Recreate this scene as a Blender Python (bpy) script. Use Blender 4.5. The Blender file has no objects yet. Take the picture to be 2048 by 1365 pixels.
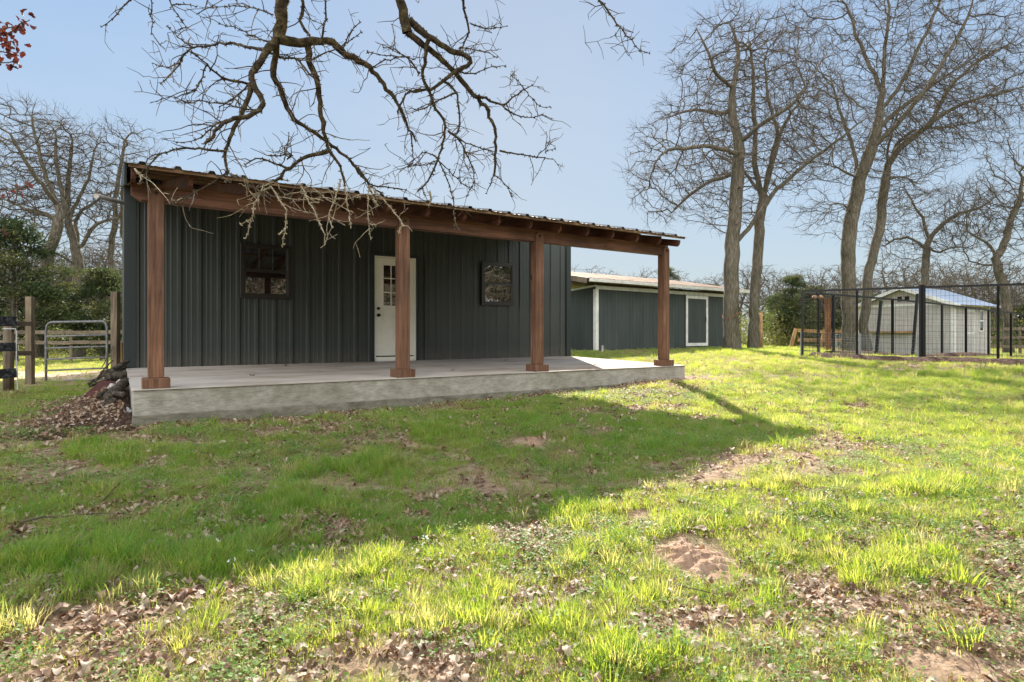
import bpy, math, random
import numpy as np
from mathutils import Vector, Matrix
R = math.radians
random.seed(11); rng = np.random.default_rng(11)
SC = bpy.context.scene
COL = SC.collection

# ------------------------------------------------------------------ camera, sky, sun
CZ = 1.2; F_PX = 1187.0; CX = 1024.0; HY = 667.0
RA = np.array([.8328, -.5535, 0.]); FA = np.array([.5535, .8328, 0.])
cam = bpy.data.cameras.new('camera'); camo = bpy.data.objects.new('camera', cam); COL.objects.link(camo)
cam.sensor_width = 36; cam.lens = F_PX/2048*36; cam.shift_y = -15.5/2048
cam.clip_end = 2000; cam.clip_start = .05
camo.matrix_world = Matrix.Translation((0, 0, CZ)) @ Matrix(((RA[0], 0, -FA[0], 0), (RA[1], 0, -FA[1], 0), (0, 1, 0, 0), (0, 0, 0, 1)))
SC.camera = camo
ELEV = 30.5; AZ = 33.6
w = bpy.data.worlds.new('World'); SC.world = w; w.use_nodes = True
nt = w.node_tree; bg = nt.nodes['Background']
sky = nt.nodes.new('ShaderNodeTexSky'); sky.sky_type = 'NISHITA'; sky.sun_disc = False
sky.sun_elevation = R(ELEV); sky.sun_rotation = R(AZ); sky.air_density = 1.0; sky.dust_density = .35; sky.ozone_density = 1.6
def wn(t, **k):
    n = nt.nodes.new(t)
    for a, b in k.items(): setattr(n, a, b)
    return n
# thin high haze evens the clear sky; bright unseen clouds are added opposite the sun to lift the shade
lum = wn('ShaderNodeRGBToBW'); nt.links.new(sky.outputs[0], lum.inputs[0])
ad = wn('ShaderNodeMath', operation='ADD'); ad.inputs[1].default_value = 1.6; nt.links.new(lum.outputs[0], ad.inputs[0])
dv_ = wn('ShaderNodeMath', operation='DIVIDE'); dv_.inputs[0].default_value = 2.75; nt.links.new(ad.outputs[0], dv_.inputs[1])
cmb = wn('ShaderNodeVectorMath', operation='SCALE'); nt.links.new(sky.outputs[0], cmb.inputs[0]); nt.links.new(dv_.outputs[0], cmb.inputs['Scale'])
hz = wn('ShaderNodeMix', data_type='RGBA'); hz.inputs[0].default_value = .62; nt.links.new(cmb.outputs[0], hz.inputs[6])
wtc = wn('ShaderNodeTexCoord'); sx = wn('ShaderNodeSeparateXYZ'); nt.links.new(wtc.outputs['Generated'], sx.inputs[0])
hr = wn('ShaderNodeValToRGB'); he = hr.color_ramp.elements; he[0].position = 0; he[0].color = (.25, .292, .318, 1); he[1].position = .55; he[1].color = (.135, .205, .305, 1); nt.links.new(sx.outputs[2], hr.inputs[0])
wf = wn('ShaderNodeTexNoise'); wf.inputs['Scale'].default_value = 1.6; wf.inputs['Detail'].default_value = 6; wf.inputs['Distortion'].default_value = .5; wm_ = wn('ShaderNodeMapping'); wm_.inputs['Scale'].default_value = (1, 1, 3.2); nt.links.new(wtc.outputs['Generated'], wm_.inputs[0]); nt.links.new(wm_.outputs[0], wf.inputs['Vector'])
wr = wn('ShaderNodeMapRange'); wr.inputs[1].default_value = .48; wr.inputs[2].default_value = .75; wr.inputs[4].default_value = .35; nt.links.new(wf.outputs['Fac'], wr.inputs[0])
wi = wn('ShaderNodeMix', data_type='RGBA'); wi.inputs[7].default_value = (.26, .29, .32, 1); nt.links.new(wr.outputs[0], wi.inputs[0]); nt.links.new(hr.outputs[0], wi.inputs[6])
hs = wn('ShaderNodeVectorMath', operation='SCALE'); hs.inputs['Scale'].default_value = 9.6; nt.links.new(wi.outputs[2], hs.inputs[0]); nt.links.new(hs.outputs[0], hz.inputs[7])
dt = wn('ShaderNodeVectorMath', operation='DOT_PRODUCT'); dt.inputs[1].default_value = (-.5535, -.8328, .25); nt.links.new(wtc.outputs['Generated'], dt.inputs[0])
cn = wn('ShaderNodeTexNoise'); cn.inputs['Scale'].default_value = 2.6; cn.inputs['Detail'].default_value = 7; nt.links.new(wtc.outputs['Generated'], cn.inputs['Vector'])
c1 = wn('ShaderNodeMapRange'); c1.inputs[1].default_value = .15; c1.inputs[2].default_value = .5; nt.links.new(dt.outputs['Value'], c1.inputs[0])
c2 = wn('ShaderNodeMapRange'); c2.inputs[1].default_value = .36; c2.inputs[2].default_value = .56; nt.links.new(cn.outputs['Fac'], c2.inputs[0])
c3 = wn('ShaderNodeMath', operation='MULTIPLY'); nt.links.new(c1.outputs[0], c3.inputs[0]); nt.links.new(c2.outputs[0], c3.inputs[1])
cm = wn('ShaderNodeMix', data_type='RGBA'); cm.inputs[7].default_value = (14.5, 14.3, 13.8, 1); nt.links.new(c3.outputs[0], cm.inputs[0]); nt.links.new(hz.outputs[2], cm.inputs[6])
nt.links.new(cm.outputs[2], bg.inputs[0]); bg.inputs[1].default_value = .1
sl = bpy.data.lights.new('sun', 'SUN'); sl.energy = 5.0; sl.angle = R(.5); sl.color = (1, .93, .82)
so = bpy.data.objects.new('sun', sl); COL.objects.link(so)
sd = Vector((math.sin(R(AZ))*math.cos(R(ELEV)), math.cos(R(AZ))*math.cos(R(ELEV)), math.sin(R(ELEV))))
so.rotation_euler = sd.to_track_quat('Z', 'Y').to_euler(); so.location = (0, 0, 30)
vs = SC.view_settings; vs.view_transform = 'Standard'; vs.look = 'None'; vs.gamma = 1; vs.exposure = 1.5
SC.cycles.max_bounces = 6; SC.cycles.transparent_max_bounces = 6; SC.cycles.use_denoising = True

# ------------------------------------------------------------------ helpers
def XZ(X, Z): return X*.8328+Z*.5535, -X*.5535+Z*.8328
def P(x, y, Z): # photo pixel at depth Z -> world
    X = (x-CX)/F_PX*Z; s, p = XZ(X, Z)
    return np.array([s, p, CZ+(HY-y)/F_PX*Z])
AN = [(-3.8, 6, -.95), (3.08, 10.6, -.76), (8, 23, -.6), (-8.5, 12.3, -1.0), (2.93, 5.7, -.99), (-.5, 3.4, -1.145), (-2, 2.4, -1.12), (0, 0, -1.18),
      (8.17, 16.5, -.65), (10.2, 14.9, -.73), (13, 13, -.75), (14.85, 20.5, -.85), (-1.97, 7.2, -.94), (1.29, 9.4, -.90), (2.35, 10.1, -.83), (20, 23.6, -1.03), (19, 25.4, -.92),
      (6, 20, -.62), (3, 20, -.66), (15, 33, -.88), (30, 40, -1.0), (50, 60, -1.0), (0, 60, -.9), (-2, 1.2, -1.11), (-3.5, 2.6, -1.08), (-15, 25, -1.0), (-30, 50, -.9), (-30, 20, -1.1), (-8, 5, -1.1), (5, 0, -1.14), (10, 5, -1.0), (6, 9, -.85), (-8, 18, -1.0), (3.6, 13, -.72),
      (0, -20, -1.3), (-20, -10, -1.3), (30, -10, -1.2), (35, 15, -.95), (80, 40, -1.0), (-80, 40, -1.0), (0, 120, -.9)]
ANX = np.array([a[:2] for a in AN]); ANZ = np.array([a[2] for a in AN])
def gh(s, p):
    s = np.asarray(s, float); p = np.asarray(p, float)
    X = .8328*s-.5535*p; Z = .5535*s+.8328*p
    num = np.zeros_like(X); den = np.zeros_like(X)
    for (ax, az), g in zip(ANX, ANZ):
        wgt = 1/((X-ax)**2+(Z-az)**2+.35)**1.6
        num += wgt*g; den += wgt
    return CZ+num/den
def lat(seed, n=64): return np.random.default_rng(seed).random((n, n))
LT = [lat(i) for i in range(6)]
def vnoise(x, y, k=0):
    L = LT[k % 6]; n = 64
    xi = np.floor(x).astype(int); yi = np.floor(y).astype(int); fx = x-xi; fy = y-yi
    fx = fx*fx*(3-2*fx); fy = fy*fy*(3-2*fy)
    a = L[xi % n, yi % n]; b = L[(xi+1) % n, yi % n]; c = L[xi % n, (yi+1) % n]; d = L[(xi+1) % n, (yi+1) % n]
    return (a*(1-fx)+b*fx)*(1-fy)+(c*(1-fx)+d*fx)*fy
def fbm(x, y, k=0, o=3):
    r = 0; a = .5; t = 0
    for i in range(o):
        r = r+a*vnoise(x*2**i+17*i, y*2**i+5*i, k+i); t += a; a *= .5
    return r/t
def ss(a, b, x): t = np.clip((x-a)/(b-a), 0, 1); return t*t*(3-2*t)

def mesh_np(name, V, Fs, mat, smooth=False, parent=None, loc=None):
    """Fs: list of int arrays (k, n)"""
    me = bpy.data.meshes.new(name)
    V = np.asarray(V, np.float32)
    loops = np.concatenate([f.ravel() for f in Fs]).astype(np.int32)
    tot = np.concatenate([np.full(len(f), f.shape[1]) for f in Fs]).astype(np.int32)
    st = np.concatenate([[0], np.cumsum(tot)[:-1]]).astype(np.int32)
    me.vertices.add(len(V)); me.vertices.foreach_set('co', V.ravel())
    me.loops.add(len(loops)); me.loops.foreach_set('vertex_index', loops)
    me.polygons.add(len(tot)); me.polygons.foreach_set('loop_start', st); me.polygons.foreach_set('loop_total', tot)
    if smooth: me.polygons.foreach_set('use_smooth', np.ones(len(tot), bool))
    me.update(calc_edges=True); me.validate()
    if mat: me.materials.append(mat)
    o = bpy.data.objects.new(name, me); COL.objects.link(o)
    if parent: o.parent = parent
    return o
def resample(pl, step, jit=0):
    pl = np.asarray(pl, float); out = [pl[0]]
    for a, b in zip(pl[:-1], pl[1:]):
        n = max(1, int(np.linalg.norm(b-a)/step)); 
        for i in range(1, n+1): out.append(a+(b-a)*i/n)
    out = np.array(out)
    if len(out) > 4:
        for _ in range(2): out[1:-1] = (out[:-2]+2*out[1:-1]+out[2:])/4
    if jit: out[1:-1] += rng.normal(0, jit, out[1:-1].shape)
    return out
class MB:
    def __init__(s): s.V = []; s.F = []
    def add(s, vs, fs):
        b = len(s.V); s.V += [tuple(v) for v in vs]; s.F += [tuple(i+b for i in f) for f in fs]
    def box(s, x0, x1, y0, y1, z0, z1):
        s.add([(x0, y0, z0), (x1, y0, z0), (x1, y1, z0), (x0, y1, z0), (x0, y0, z1), (x1, y0, z1), (x1, y1, z1), (x0, y1, z1)],
              [(0, 3, 2, 1), (4, 5, 6, 7), (0, 1, 5, 4), (1, 2, 6, 5), (2, 3, 7, 6), (3, 0, 4, 7)])
    def bar(s, a, b, w, h, up=(0, 0, 1)):
        a = Vector(a); b = Vector(b); d = (b-a).normalized(); up = Vector(up)
        if abs(d.dot(up)) > .98: up = Vector((1, 0, 0))
        u = d.cross(up).normalized()*w/2; v = u.cross(d).normalized()*h/2
        s.add([a-u-v, a+u-v, a+u+v, a-u+v, b-u-v, b+u-v, b+u+v, b-u+v],
              [(0, 3, 2, 1), (4, 5, 6, 7), (0, 1, 5, 4), (1, 2, 6, 5), (2, 3, 7, 6), (3, 0, 4, 7)])
    def prism(s, poly, z0, z1):
        n = len(poly); s.add([(x, y, z0) for x, y in poly]+[(x, y, z1) for x, y in poly],
              [tuple(range(n))[::-1], tuple(range(n, 2*n))]+[(i, (i+1) % n, n+(i+1) % n, n+i) for i in range(n)])
    def prismx(s, poly, x0, x1): # poly in (y,z)
        n = len(poly); s.add([(x0, y, z) for y, z in poly]+[(x1, y, z) for y, z in poly],
              [tuple(range(n)), tuple(range(n, 2*n))[::-1]]+[(n+i, n+(i+1) % n, (i+1) % n, i) for i in range(n)])
    def prismy(s, poly, y0, y1): # poly in (x,z)
        n = len(poly); s.add([(x, y0, z) for x, z in poly]+[(x, y1, z) for x, z in poly],
              [tuple(range(n)), tuple(range(n, 2*n))[::-1]]+[(n+i, n+(i+1) % n, (i+1) % n, i) for i in range(n)])
    def tube(s, pts, r, n=8, cap=True):
        pts = [Vector(p) for p in pts]; rs = r if hasattr(r, '__len__') else [r]*len(pts)
        b = len(s.V); ref = Vector((.31, .2, .93))
        for i, p in enumerate(pts):
            d = (pts[min(i+1, len(pts)-1)]-pts[max(i-1, 0)]).normalized()
            rf = ref if abs(d.dot(ref)) < .95 else Vector((1, 0, 0))
            u = d.cross(rf).normalized(); v = d.cross(u)
            for k in range(n):
                a = 2*math.pi*k/n; s.V.append(tuple(p+(u*math.cos(a)+v*math.sin(a))*rs[i]))
        for i in range(len(pts)-1):
            for k in range(n):
                k2 = (k+1) % n; s.F.append((b+i*n+k, b+i*n+k2, b+(i+1)*n+k2, b+(i+1)*n+k))
        if cap: s.F.append(tuple(b+k for k in range(n))[::-1]); s.F.append(tuple(b+(len(pts)-1)*n+k for k in range(n)))
    def build(s, name, mat, parent=None, bevel=0, smooth=False):
        me = bpy.data.meshes.new(name); me.from_pydata(s.V, [], s.F); me.update()
        import bmesh
        bm = bmesh.new(); bm.from_mesh(me); bmesh.ops.recalc_face_normals(bm, faces=bm.faces)
        if bevel: bmesh.ops.bevel(bm, geom=[e for e in bm.edges if len(e.link_faces) == 2 and e.calc_face_angle() > .5], offset=bevel, segments=1, affect='EDGES')
        bm.to_mesh(me); bm.free()
        if smooth:
            for f in me.polygons: f.use_smooth = True
        me.materials.append(mat)
        o = bpy.data.objects.new(name, me); COL.objects.link(o)
        if parent:
            o.parent = parent
            o.matrix_parent_inverse = parent.matrix_world.inverted() if parent.type != 'EMPTY' else Matrix.Translation(-parent.location)
        return o
def tag(o, label=None, cat=None, group=None, kind=None):
    if label: o['label'] = label
    if cat: o['category'] = cat
    if group: o['group'] = group
    if kind: o['kind'] = kind
    return o
def thing(name, label, cat, loc=(0, 0, 0), group=None):
    o = bpy.data.objects.new(name, None); COL.objects.link(o); o.location = loc; o.empty_display_size = .1
    return tag(o, label, cat, group)

# ------------------------------------------------------------------ materials
def mat(name, base, rough=.8, metal=0., spec=.3):
    m = bpy.data.materials.new(name); m.use_nodes = True; b = m.node_tree.nodes['Principled BSDF']
    b.inputs['Base Color'].default_value = (*base, 1); b.inputs['Roughness'].default_value = rough; b.inputs['Metallic'].default_value = metal
    b.inputs['Specular IOR Level'].default_value = spec
    return m
def N(m, t, **kw):
    n = m.node_tree.nodes.new(t)
    for k, v in kw.items(): setattr(n, k, v)
    return n
def L(m, a, b): m.node_tree.links.new(a, b)
def noise_col(m, stops, scale=4., stretch=(1, 1, 1), detail=6., coord='Object', dist=0., bump=0., bscale=None, bdist=.01, lo=.3, hi=.7):
    """colour ramp over stretched noise, plus an optional bump"""
    b = m.node_tree.nodes['Principled BSDF']
    tc = N(m, 'ShaderNodeTexCoord'); mp = N(m, 'ShaderNodeMapping'); mp.inputs['Scale'].default_value = stretch
    L(m, tc.outputs[coord], mp.inputs[0])
    nz = N(m, 'ShaderNodeTexNoise'); nz.inputs['Scale'].default_value = scale; nz.inputs['Detail'].default_value = detail; nz.inputs['Distortion'].default_value = dist
    nz.inputs['Roughness'].default_value = .6
    L(m, mp.outputs[0], nz.inputs['Vector'])
    cr = N(m, 'ShaderNodeValToRGB'); e = cr.color_ramp.elements
    k = len(stops)
    e[0].position = lo; e[1].position = hi; e[0].color = (*stops[0], 1); e[1].color = (*stops[-1], 1)
    for i in range(1, k-1):
        x = e.new(lo+(hi-lo)*i/(k-1)); x.color = (*stops[i], 1)
    L(m, nz.outputs['Fac'], cr.inputs[0]); L(m, cr.outputs[0], b.inputs['Base Color'])
    if bump:
        n2 = N(m, 'ShaderNodeTexNoise'); n2.inputs['Scale'].default_value = bscale or scale*3; n2.inputs['Detail'].default_value = 5
        L(m, mp.outputs[0], n2.inputs['Vector'])
        bp = N(m, 'ShaderNodeBump'); bp.inputs['Strength'].default_value = bump; bp.inputs['Distance'].default_value = bdist
        L(m, n2.outputs['Fac'], bp.inputs['Height']); L(m, bp.outputs[0], b.inputs['Normal'])
    return m, cr, mp
def mulnoise(m, scale, stretch, c0, c1, lo=.35, hi=.65, detail=4, coord='Object'):
    """multiply current base colour by a second noise (stains, wear)"""
    b = m.node_tree.nodes['Principled BSDF']; src = b.inputs['Base Color'].links[0].from_socket if b.inputs['Base Color'].links else None
    tc = N(m, 'ShaderNodeTexCoord'); mp = N(m, 'ShaderNodeMapping'); mp.inputs['Scale'].default_value = stretch; L(m, tc.outputs[coord], mp.inputs[0])
    nz = N(m, 'ShaderNodeTexNoise'); nz.inputs['Scale'].default_value = scale; nz.inputs['Detail'].default_value = detail; L(m, mp.outputs[0], nz.inputs['Vector'])
    cr = N(m, 'ShaderNodeValToRGB'); e = cr.color_ramp.elements; e[0].position = lo; e[1].position = hi; e[0].color = (*c0, 1); e[1].color = (*c1, 1)
    L(m, nz.outputs['Fac'], cr.inputs[0])
    mx = N(m, 'ShaderNodeMix', data_type='RGBA', blend_type='MULTIPLY'); mx.inputs[0].default_value = 1
    if src: L(m, src, mx.inputs[6])
    else: mx.inputs[6].default_value = b.inputs['Base Color'].default_value
    L(m, cr.outputs[0], mx.inputs[7]); L(m, mx.outputs[2], b.inputs['Base Color'])
def wood(name, c0, c1, ax, rough=.65, bump=.25, knots=True):
    st = [6, 6, 6]; st[ax] = .35
    m = mat(name, c0, rough); noise_col(m, [c0, tuple((a+b)/2 for a, b in zip(c0, c1)), c1], 5, st, 8, dist=.6, bump=bump, bscale=9, bdist=.004)
    mulnoise(m, 1.7, (1, 1, 1), (.62, .6, .58), (1.1, 1.08, 1.05))
    if knots:
        tc = N(m, 'ShaderNodeTexCoord'); mp = N(m, 'ShaderNodeMapping'); s3 = [2.6, 2.6, 2.6]; s3[ax] = 1.5; mp.inputs['Scale'].default_value = s3; mp.inputs['Location'].default_value = (.37, .11, .23); L(m, tc.outputs['Object'], mp.inputs[0])
        vo = N(m, 'ShaderNodeTexVoronoi'); vo.inputs['Scale'].default_value = 1.; L(m, mp.outputs[0], vo.inputs['Vector'])
        cr = N(m, 'ShaderNodeValToRGB'); e = cr.color_ramp.elements; e[0].position = .04; e[1].position = .10; e[0].color = (.12, .09, .08, 1); e[1].color = (1, 1, 1, 1); L(m, vo.outputs['Distance'], cr.inputs[0])
        b = m.node_tree.nodes['Principled BSDF']; mx = N(m, 'ShaderNodeMix', data_type='RGBA', blend_type='MULTIPLY'); mx.inputs[0].default_value = 1
        L(m, b.inputs['Base Color'].links[0].from_socket, mx.inputs[6]); L(m, cr.outputs[0], mx.inputs[7]); L(m, mx.outputs[2], b.inputs['Base Color'])
        mulnoise(m, 14, tuple(.08 if i == ax else 2.5 for i in range(3)), (.78, .75, .72), (1.03, 1.03, 1.03), .36, .5, 5)
    return m
RB0 = (.085, .042, .027); RB1 = (.24, .125, .075)
M = {}
M['post'] = wood('stained_wood_upright', RB0, RB1, 2)
M['beam'] = wood('stained_wood_lengthwise', (.10, .048, .034), (.24, .118, .078), 0)
M['rafter'] = wood('stained_wood_cross', (.075, .03, .022), (.17, .072, .045), 1)
M['purlin'] = wood('weathered_strip', (.17, .10, .055), (.36, .23, .13), 0)
M['greywood'] = wood('weathered_grey_wood', (.10, .08, .06), (.28, .23, .17), 0, .85)
M['greywood_v'] = wood('weathered_grey_wood_upright', (.09, .07, .05), (.26, .21, .15), 2, .85)
M['tanwood'] = wood('tan_fence_wood', (.30, .17, .07), (.55, .36, .18), 0, .8)
M['tanwood_v'] = wood('tan_fence_wood_upright', (.30, .17, .07), (.52, .33, .16), 2, .8)
M['redwood_v'] = wood('rust_red_post', (.17, .075, .04), (.28, .14, .075), 2, .8)
M['darkboard'] = mat('dark_peeling_board', (.03, .03, .035), .8); noise_col(M['darkboard'], [(.012, .012, .015), (.04, .042, .05), (.2, .2, .21)], 5, (.6, 4, 4), 7, lo=.35, hi=.72, bump=.3)
M['siding'] = mat('dark_green_steel', (.036, .052, .05), .42, 0, .45)
noise_col(M['siding'], [(.034, .043, .043), (.044, .053, .052)], 1.2, (1, 1, .3), 3)
mulnoise(M['siding'], 1.1, (1, 1, 1), (.9, .9, .87), (1.1, 1.08, 1.05))
mm_ = M['siding']; b_ = mm_.node_tree.nodes['Principled BSDF']; tc_ = N(mm_, 'ShaderNodeTexCoord'); sp_ = N(mm_, 'ShaderNodeSeparateXYZ'); L(mm_, tc_.outputs['Object'], sp_.inputs[0])
mr_ = N(mm_, 'ShaderNodeMapRange'); mr_.inputs[1].default_value = .95; mr_.inputs[2].default_value = .62; mr_.inputs[3].default_value = 0; mr_.inputs[4].default_value = .55; L(mm_, sp_.outputs[2], mr_.inputs[0])
nz_a = N(mm_, 'ShaderNodeTexNoise'); nz_a.inputs['Scale'].default_value = 9; nz_a.inputs['Detail'].default_value = 6; L(mm_, tc_.outputs['Object'], nz_a.inputs['Vector'])
mu_ = N(mm_, 'ShaderNodeMath', operation='MULTIPLY'); L(mm_, mr_.outputs[0], mu_.inputs[0]); L(mm_, nz_a.outputs['Fac'], mu_.inputs[1])
mx_ = N(mm_, 'ShaderNodeMix', data_type='RGBA'); mx_.inputs[7].default_value = (.16, .13, .10, 1); L(mm_, mu_.outputs[0], mx_.inputs[0]); L(mm_, b_.inputs['Base Color'].links[0].from_socket, mx_.inputs[6]); L(mm_, mx_.outputs[2], b_.inputs['Base Color'])
M['trim'] = mat('dark_green_trim', (.026, .034, .034), .6, 0, .3)
M['winframe'] = mat('dark_bronze_frame', (.022, .02, .019), .35, 0, .5)
M['glass'] = mat('dark_window_glass', (.006, .007, .008), .02, 0, .5); M['glass'].node_tree.nodes['Principled BSDF'].inputs['IOR'].default_value = 3.2
M['cream'] = mat('cream_door_paint', (.72, .70, .60), .45); noise_col(M['cream'], [(.74, .72, .62), (.84, .82, .73)], 3, (1, 1, 1), 4)
M['black'] = mat('black_hardware', (.012, .012, .012), .35, .3)
M['concrete'] = mat('poured_concrete', (.4, .38, .35), .85)
noise_col(M['concrete'], [(.33, .29, .25), (.43, .39, .345), (.48, .44, .40)], 1.6, (1, 1, 1), 8, lo=.32, hi=.68, bump=.15, bscale=30, bdist=.003)
mulnoise(M['concrete'], .9, (.5, 1.6, 1), (.82, .74, .68), (1.05, 1.05, 1.05), .38, .55)
M['concface'] = mat('board_formed_concrete', (.3, .28, .22), .9)
noise_col(M['concface'], [(.25, .238, .205), (.31, .298, .262), (.37, .355, .315)], 7, (1.2, 1, 2.2), 10, lo=.33, hi=.66, bump=.6, bscale=26, bdist=.012)
mulnoise(M['concface'], 22, (.5, 1, 3), (.84, .84, .80), (1.04, 1.04, 1.03), .36, .52, 8)
mulnoise(M['concface'], 1.6, (1.4, 1, .5), (.78, .78, .72), (1.05, 1.04, 1.03), .38, .6, 6)
M['concdark'] = mat('damp_concrete', (.2, .19, .15), .9); noise_col(M['concdark'], [(.10, .095, .07), (.165, .155, .12), (.23, .215, .175)], 8, (1, 1, 2), 9, lo=.33, hi=.66, bump=.6, bscale=26, bdist=.012)
M['roofmetal'] = mat('galvanised_roof', (.2, .2, .2), .65, .2); noise_col(M['roofmetal'], [(.10, .095, .09), (.24, .24, .245)], 3, (4, .6, 1), 5)
M['rustroof'] = mat('rusty_tin_roof', (.4, .28, .2), .7, .2); noise_col(M['rustroof'], [(.25, .13, .07), (.48, .36, .27), (.6, .52, .44)], 2.5, (4, .5, 1), 7, bump=.1)
M['shedgreen'] = mat('green_plywood_siding', (.05, .07, .072), .75); noise_col(M['shedgreen'], [(.040, .050, .048), (.062, .074, .070)], 3, (1, 1, .2), 5, bump=.1)
M['whitetrim'] = mat('white_trim_paint', (.7, .7, .67), .6); noise_col(M['whitetrim'], [(.55, .55, .52), (.78, .78, .75)], 4, (1, 1, 1), 5)
M['greyboard'] = M['greywood']
M['paleside'] = mat('pale_shed_siding', (.5, .48, .45), .8); noise_col(M['paleside'], [(.36, .34, .32), (.52, .49, .47)], 4, (3, 3, .4), 5)
M['blueroof'] = mat('blue_grey_metal_roof', (.42, .5, .62), .35, .5)
M['yellowsoffit'] = mat('raw_plywood_soffit', (.6, .46, .2), .8)
M['galv'] = mat('galvanised_tube', (.2, .2, .2), .6, .1); noise_col(M['galv'], [(.10, .10, .105), (.22, .22, .23)], 8, (1, 1, 1), 5)
M['penblack'] = mat('black_powder_coat', (.014, .014, .016), .4, .2)
M['wire'] = mat('galvanised_wire', (.3, .32, .35), .5, .5)
M['white'] = mat('white_plastic', (.45, .46, .47), .5)
M['stone'] = mat('pale_block', (.4, .37, .35), .9); noise_col(M['stone'], [(.28, .25, .24), (.5, .47, .45)], 12, (1, 1, 1), 5, bump=.4)
M['redboard'] = wood('red_brown_board', (.075, .025, .022), (.15, .055, .045), 1, .8)
M['orange'] = mat('orange_cord', (.35, .10, .05), .6)
def bark(name, c0, c1, c2):
    m = mat(name, c1, .95, 0, .1); noise_col(m, [c0, c1, c2], 14, (1.6, 1.6, .3), 8, lo=.3, hi=.7, bump=.9, bscale=22, bdist=.03)
    mulnoise(m, 1.5, (1, 1, .7), (.75, .78, .66), (1.12, 1.1, 1.05)); return m
M['bark'] = bark('oak_bark', (.055, .048, .038), (.115, .10, .082), (.19, .17, .145))
M['twig'] = mat('oak_twig', (.12, .10, .08), .9, 0, .1); noise_col(M['twig'], [(.042, .035, .028), (.088, .072, .056), (.15, .13, .09)], 3, (1, 1, 1), 4)
M['barknear'] = mat('lichen_oak_bark', (.12, .1, .08), .95, 0, .1)
noise_col(M['barknear'], [(.02, .016, .013), (.055, .045, .035), (.12, .105, .07)], 26, (1, 1, 1), 8, lo=.32, hi=.7, bump=1.0, bscale=50, bdist=.012)
mulnoise(M['barknear'], 5, (1, 1, 1), (.85, .8, .75), (1.25, 1.2, .9))
M['lichentwig'] = mat('lichen_twig', (.3, .26, .17), .9, 0, .1); noise_col(M['lichentwig'], [(.12, .09, .06), (.28, .24, .17), (.42, .38, .28)], 30, (1, 1, 1), 5)
def leafmat(name, ramp, trans, tw=.5, rough=.6, rnd=True, nscale=3.):
    m = bpy.data.materials.new(name); m.use_nodes = True; t = m.node_tree; t.nodes.clear()
    out = t.nodes.new('ShaderNodeOutputMaterial'); d = t.nodes.new('ShaderNodeBsdfPrincipled'); tr = t.nodes.new('ShaderNodeBsdfTranslucent'); mx = t.nodes.new('ShaderNodeMixShader')
    d.inputs['Roughness'].default_value = rough; d.inputs['Specular IOR Level'].default_value = .25
    if rnd: oi = t.nodes.new('ShaderNodeObjectInfo'); fac = oi.outputs['Random']
    else:
        tc = t.nodes.new('ShaderNodeTexCoord'); nz = t.nodes.new('ShaderNodeTexNoise'); nz.inputs['Scale'].default_value = nscale; nz.inputs['Detail'].default_value = 4
        t.links.new(tc.outputs['Object'], nz.inputs['Vector']); mr = t.nodes.new('ShaderNodeMapRange'); mr.inputs[1].default_value = .3; mr.inputs[2].default_value = .7
        t.links.new(nz.outputs['Fac'], mr.inputs[0]); fac = mr.outputs[0]
    def rampn(cols):
        cr = t.nodes.new('ShaderNodeValToRGB'); e = cr.color_ramp.elements; k = len(cols)
        e[0].color = (*cols[0], 1); e[1].color = (*cols[-1], 1)
        for i in range(1, k-1): x = e.new(i/(k-1)); x.color = (*cols[i], 1)
        t.links.new(fac, cr.inputs[0]); return cr.outputs[0]
    t.links.new(rampn(ramp), d.inputs['Base Color']); t.links.new(rampn(trans), tr.inputs['Color'])
    mx.inputs[0].default_value = tw
    t.links.new(d.outputs[0], mx.inputs[1]); t.links.new(tr.outputs[0], mx.inputs[2]); t.links.new(mx.outputs[0], out.inputs[0])
    return m
M['grass'] = leafmat('grass_blades', [(.05, .20, .035), (.085, .27, .042), (.15, .29, .055), (.29, .29, .12)], [(.38, .50, .04), (.58, .64, .06), (.74, .72, .12), (.8, .68, .28)], .5)
M['drygrass'] = leafmat('straw_blades', [(.3, .22, .1), (.4, .32, .18)], [(.4, .3, .14), (.5, .4, .2)], .35)
M['weed'] = leafmat('clover_leaves', [(.08, .20, .04), (.14, .26, .06), (.22, .30, .10)], [(.28, .44, .05), (.4, .52, .09), (.5, .56, .15)], .4)
M['deadleaf'] = leafmat('dead_oak_leaf', [(.11, .06, .038), (.24, .15, .095), (.35, .255, .18), (.47, .39, .30)], [(.2, .08, .035), (.3, .14, .06), (.36, .2, .1), (.4, .27, .15)], .25)
M['flower'] = leafmat('white_flower', [(.8, .8, .7), (.8, .8, .75)], [(.6, .6, .5), (.6, .6, .5)], .4)
M['cedar'] = leafmat('cedar_foliage', [(.018, .032, .016), (.042, .06, .026), (.10, .10, .045)], [(.03, .055, .018), (.07, .095, .03), (.18, .17, .055)], .36, rnd=False, nscale=.9)
M['brush'] = leafmat('brush_foliage', [(.03, .045, .018), (.09, .10, .035), (.2, .16, .06)], [(.06, .10, .02), (.16, .2, .04), (.34, .28, .07)], .35, rnd=False, nscale=.6)
M['redleaf'] = leafmat('red_oak_leaf', [(.04, .012, .012), (.09, .02, .016), (.14, .04, .022)], [(.07, .014, .012), (.13, .028, .018), (.18, .05, .025)], .35, rnd=False, nscale=9)
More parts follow.
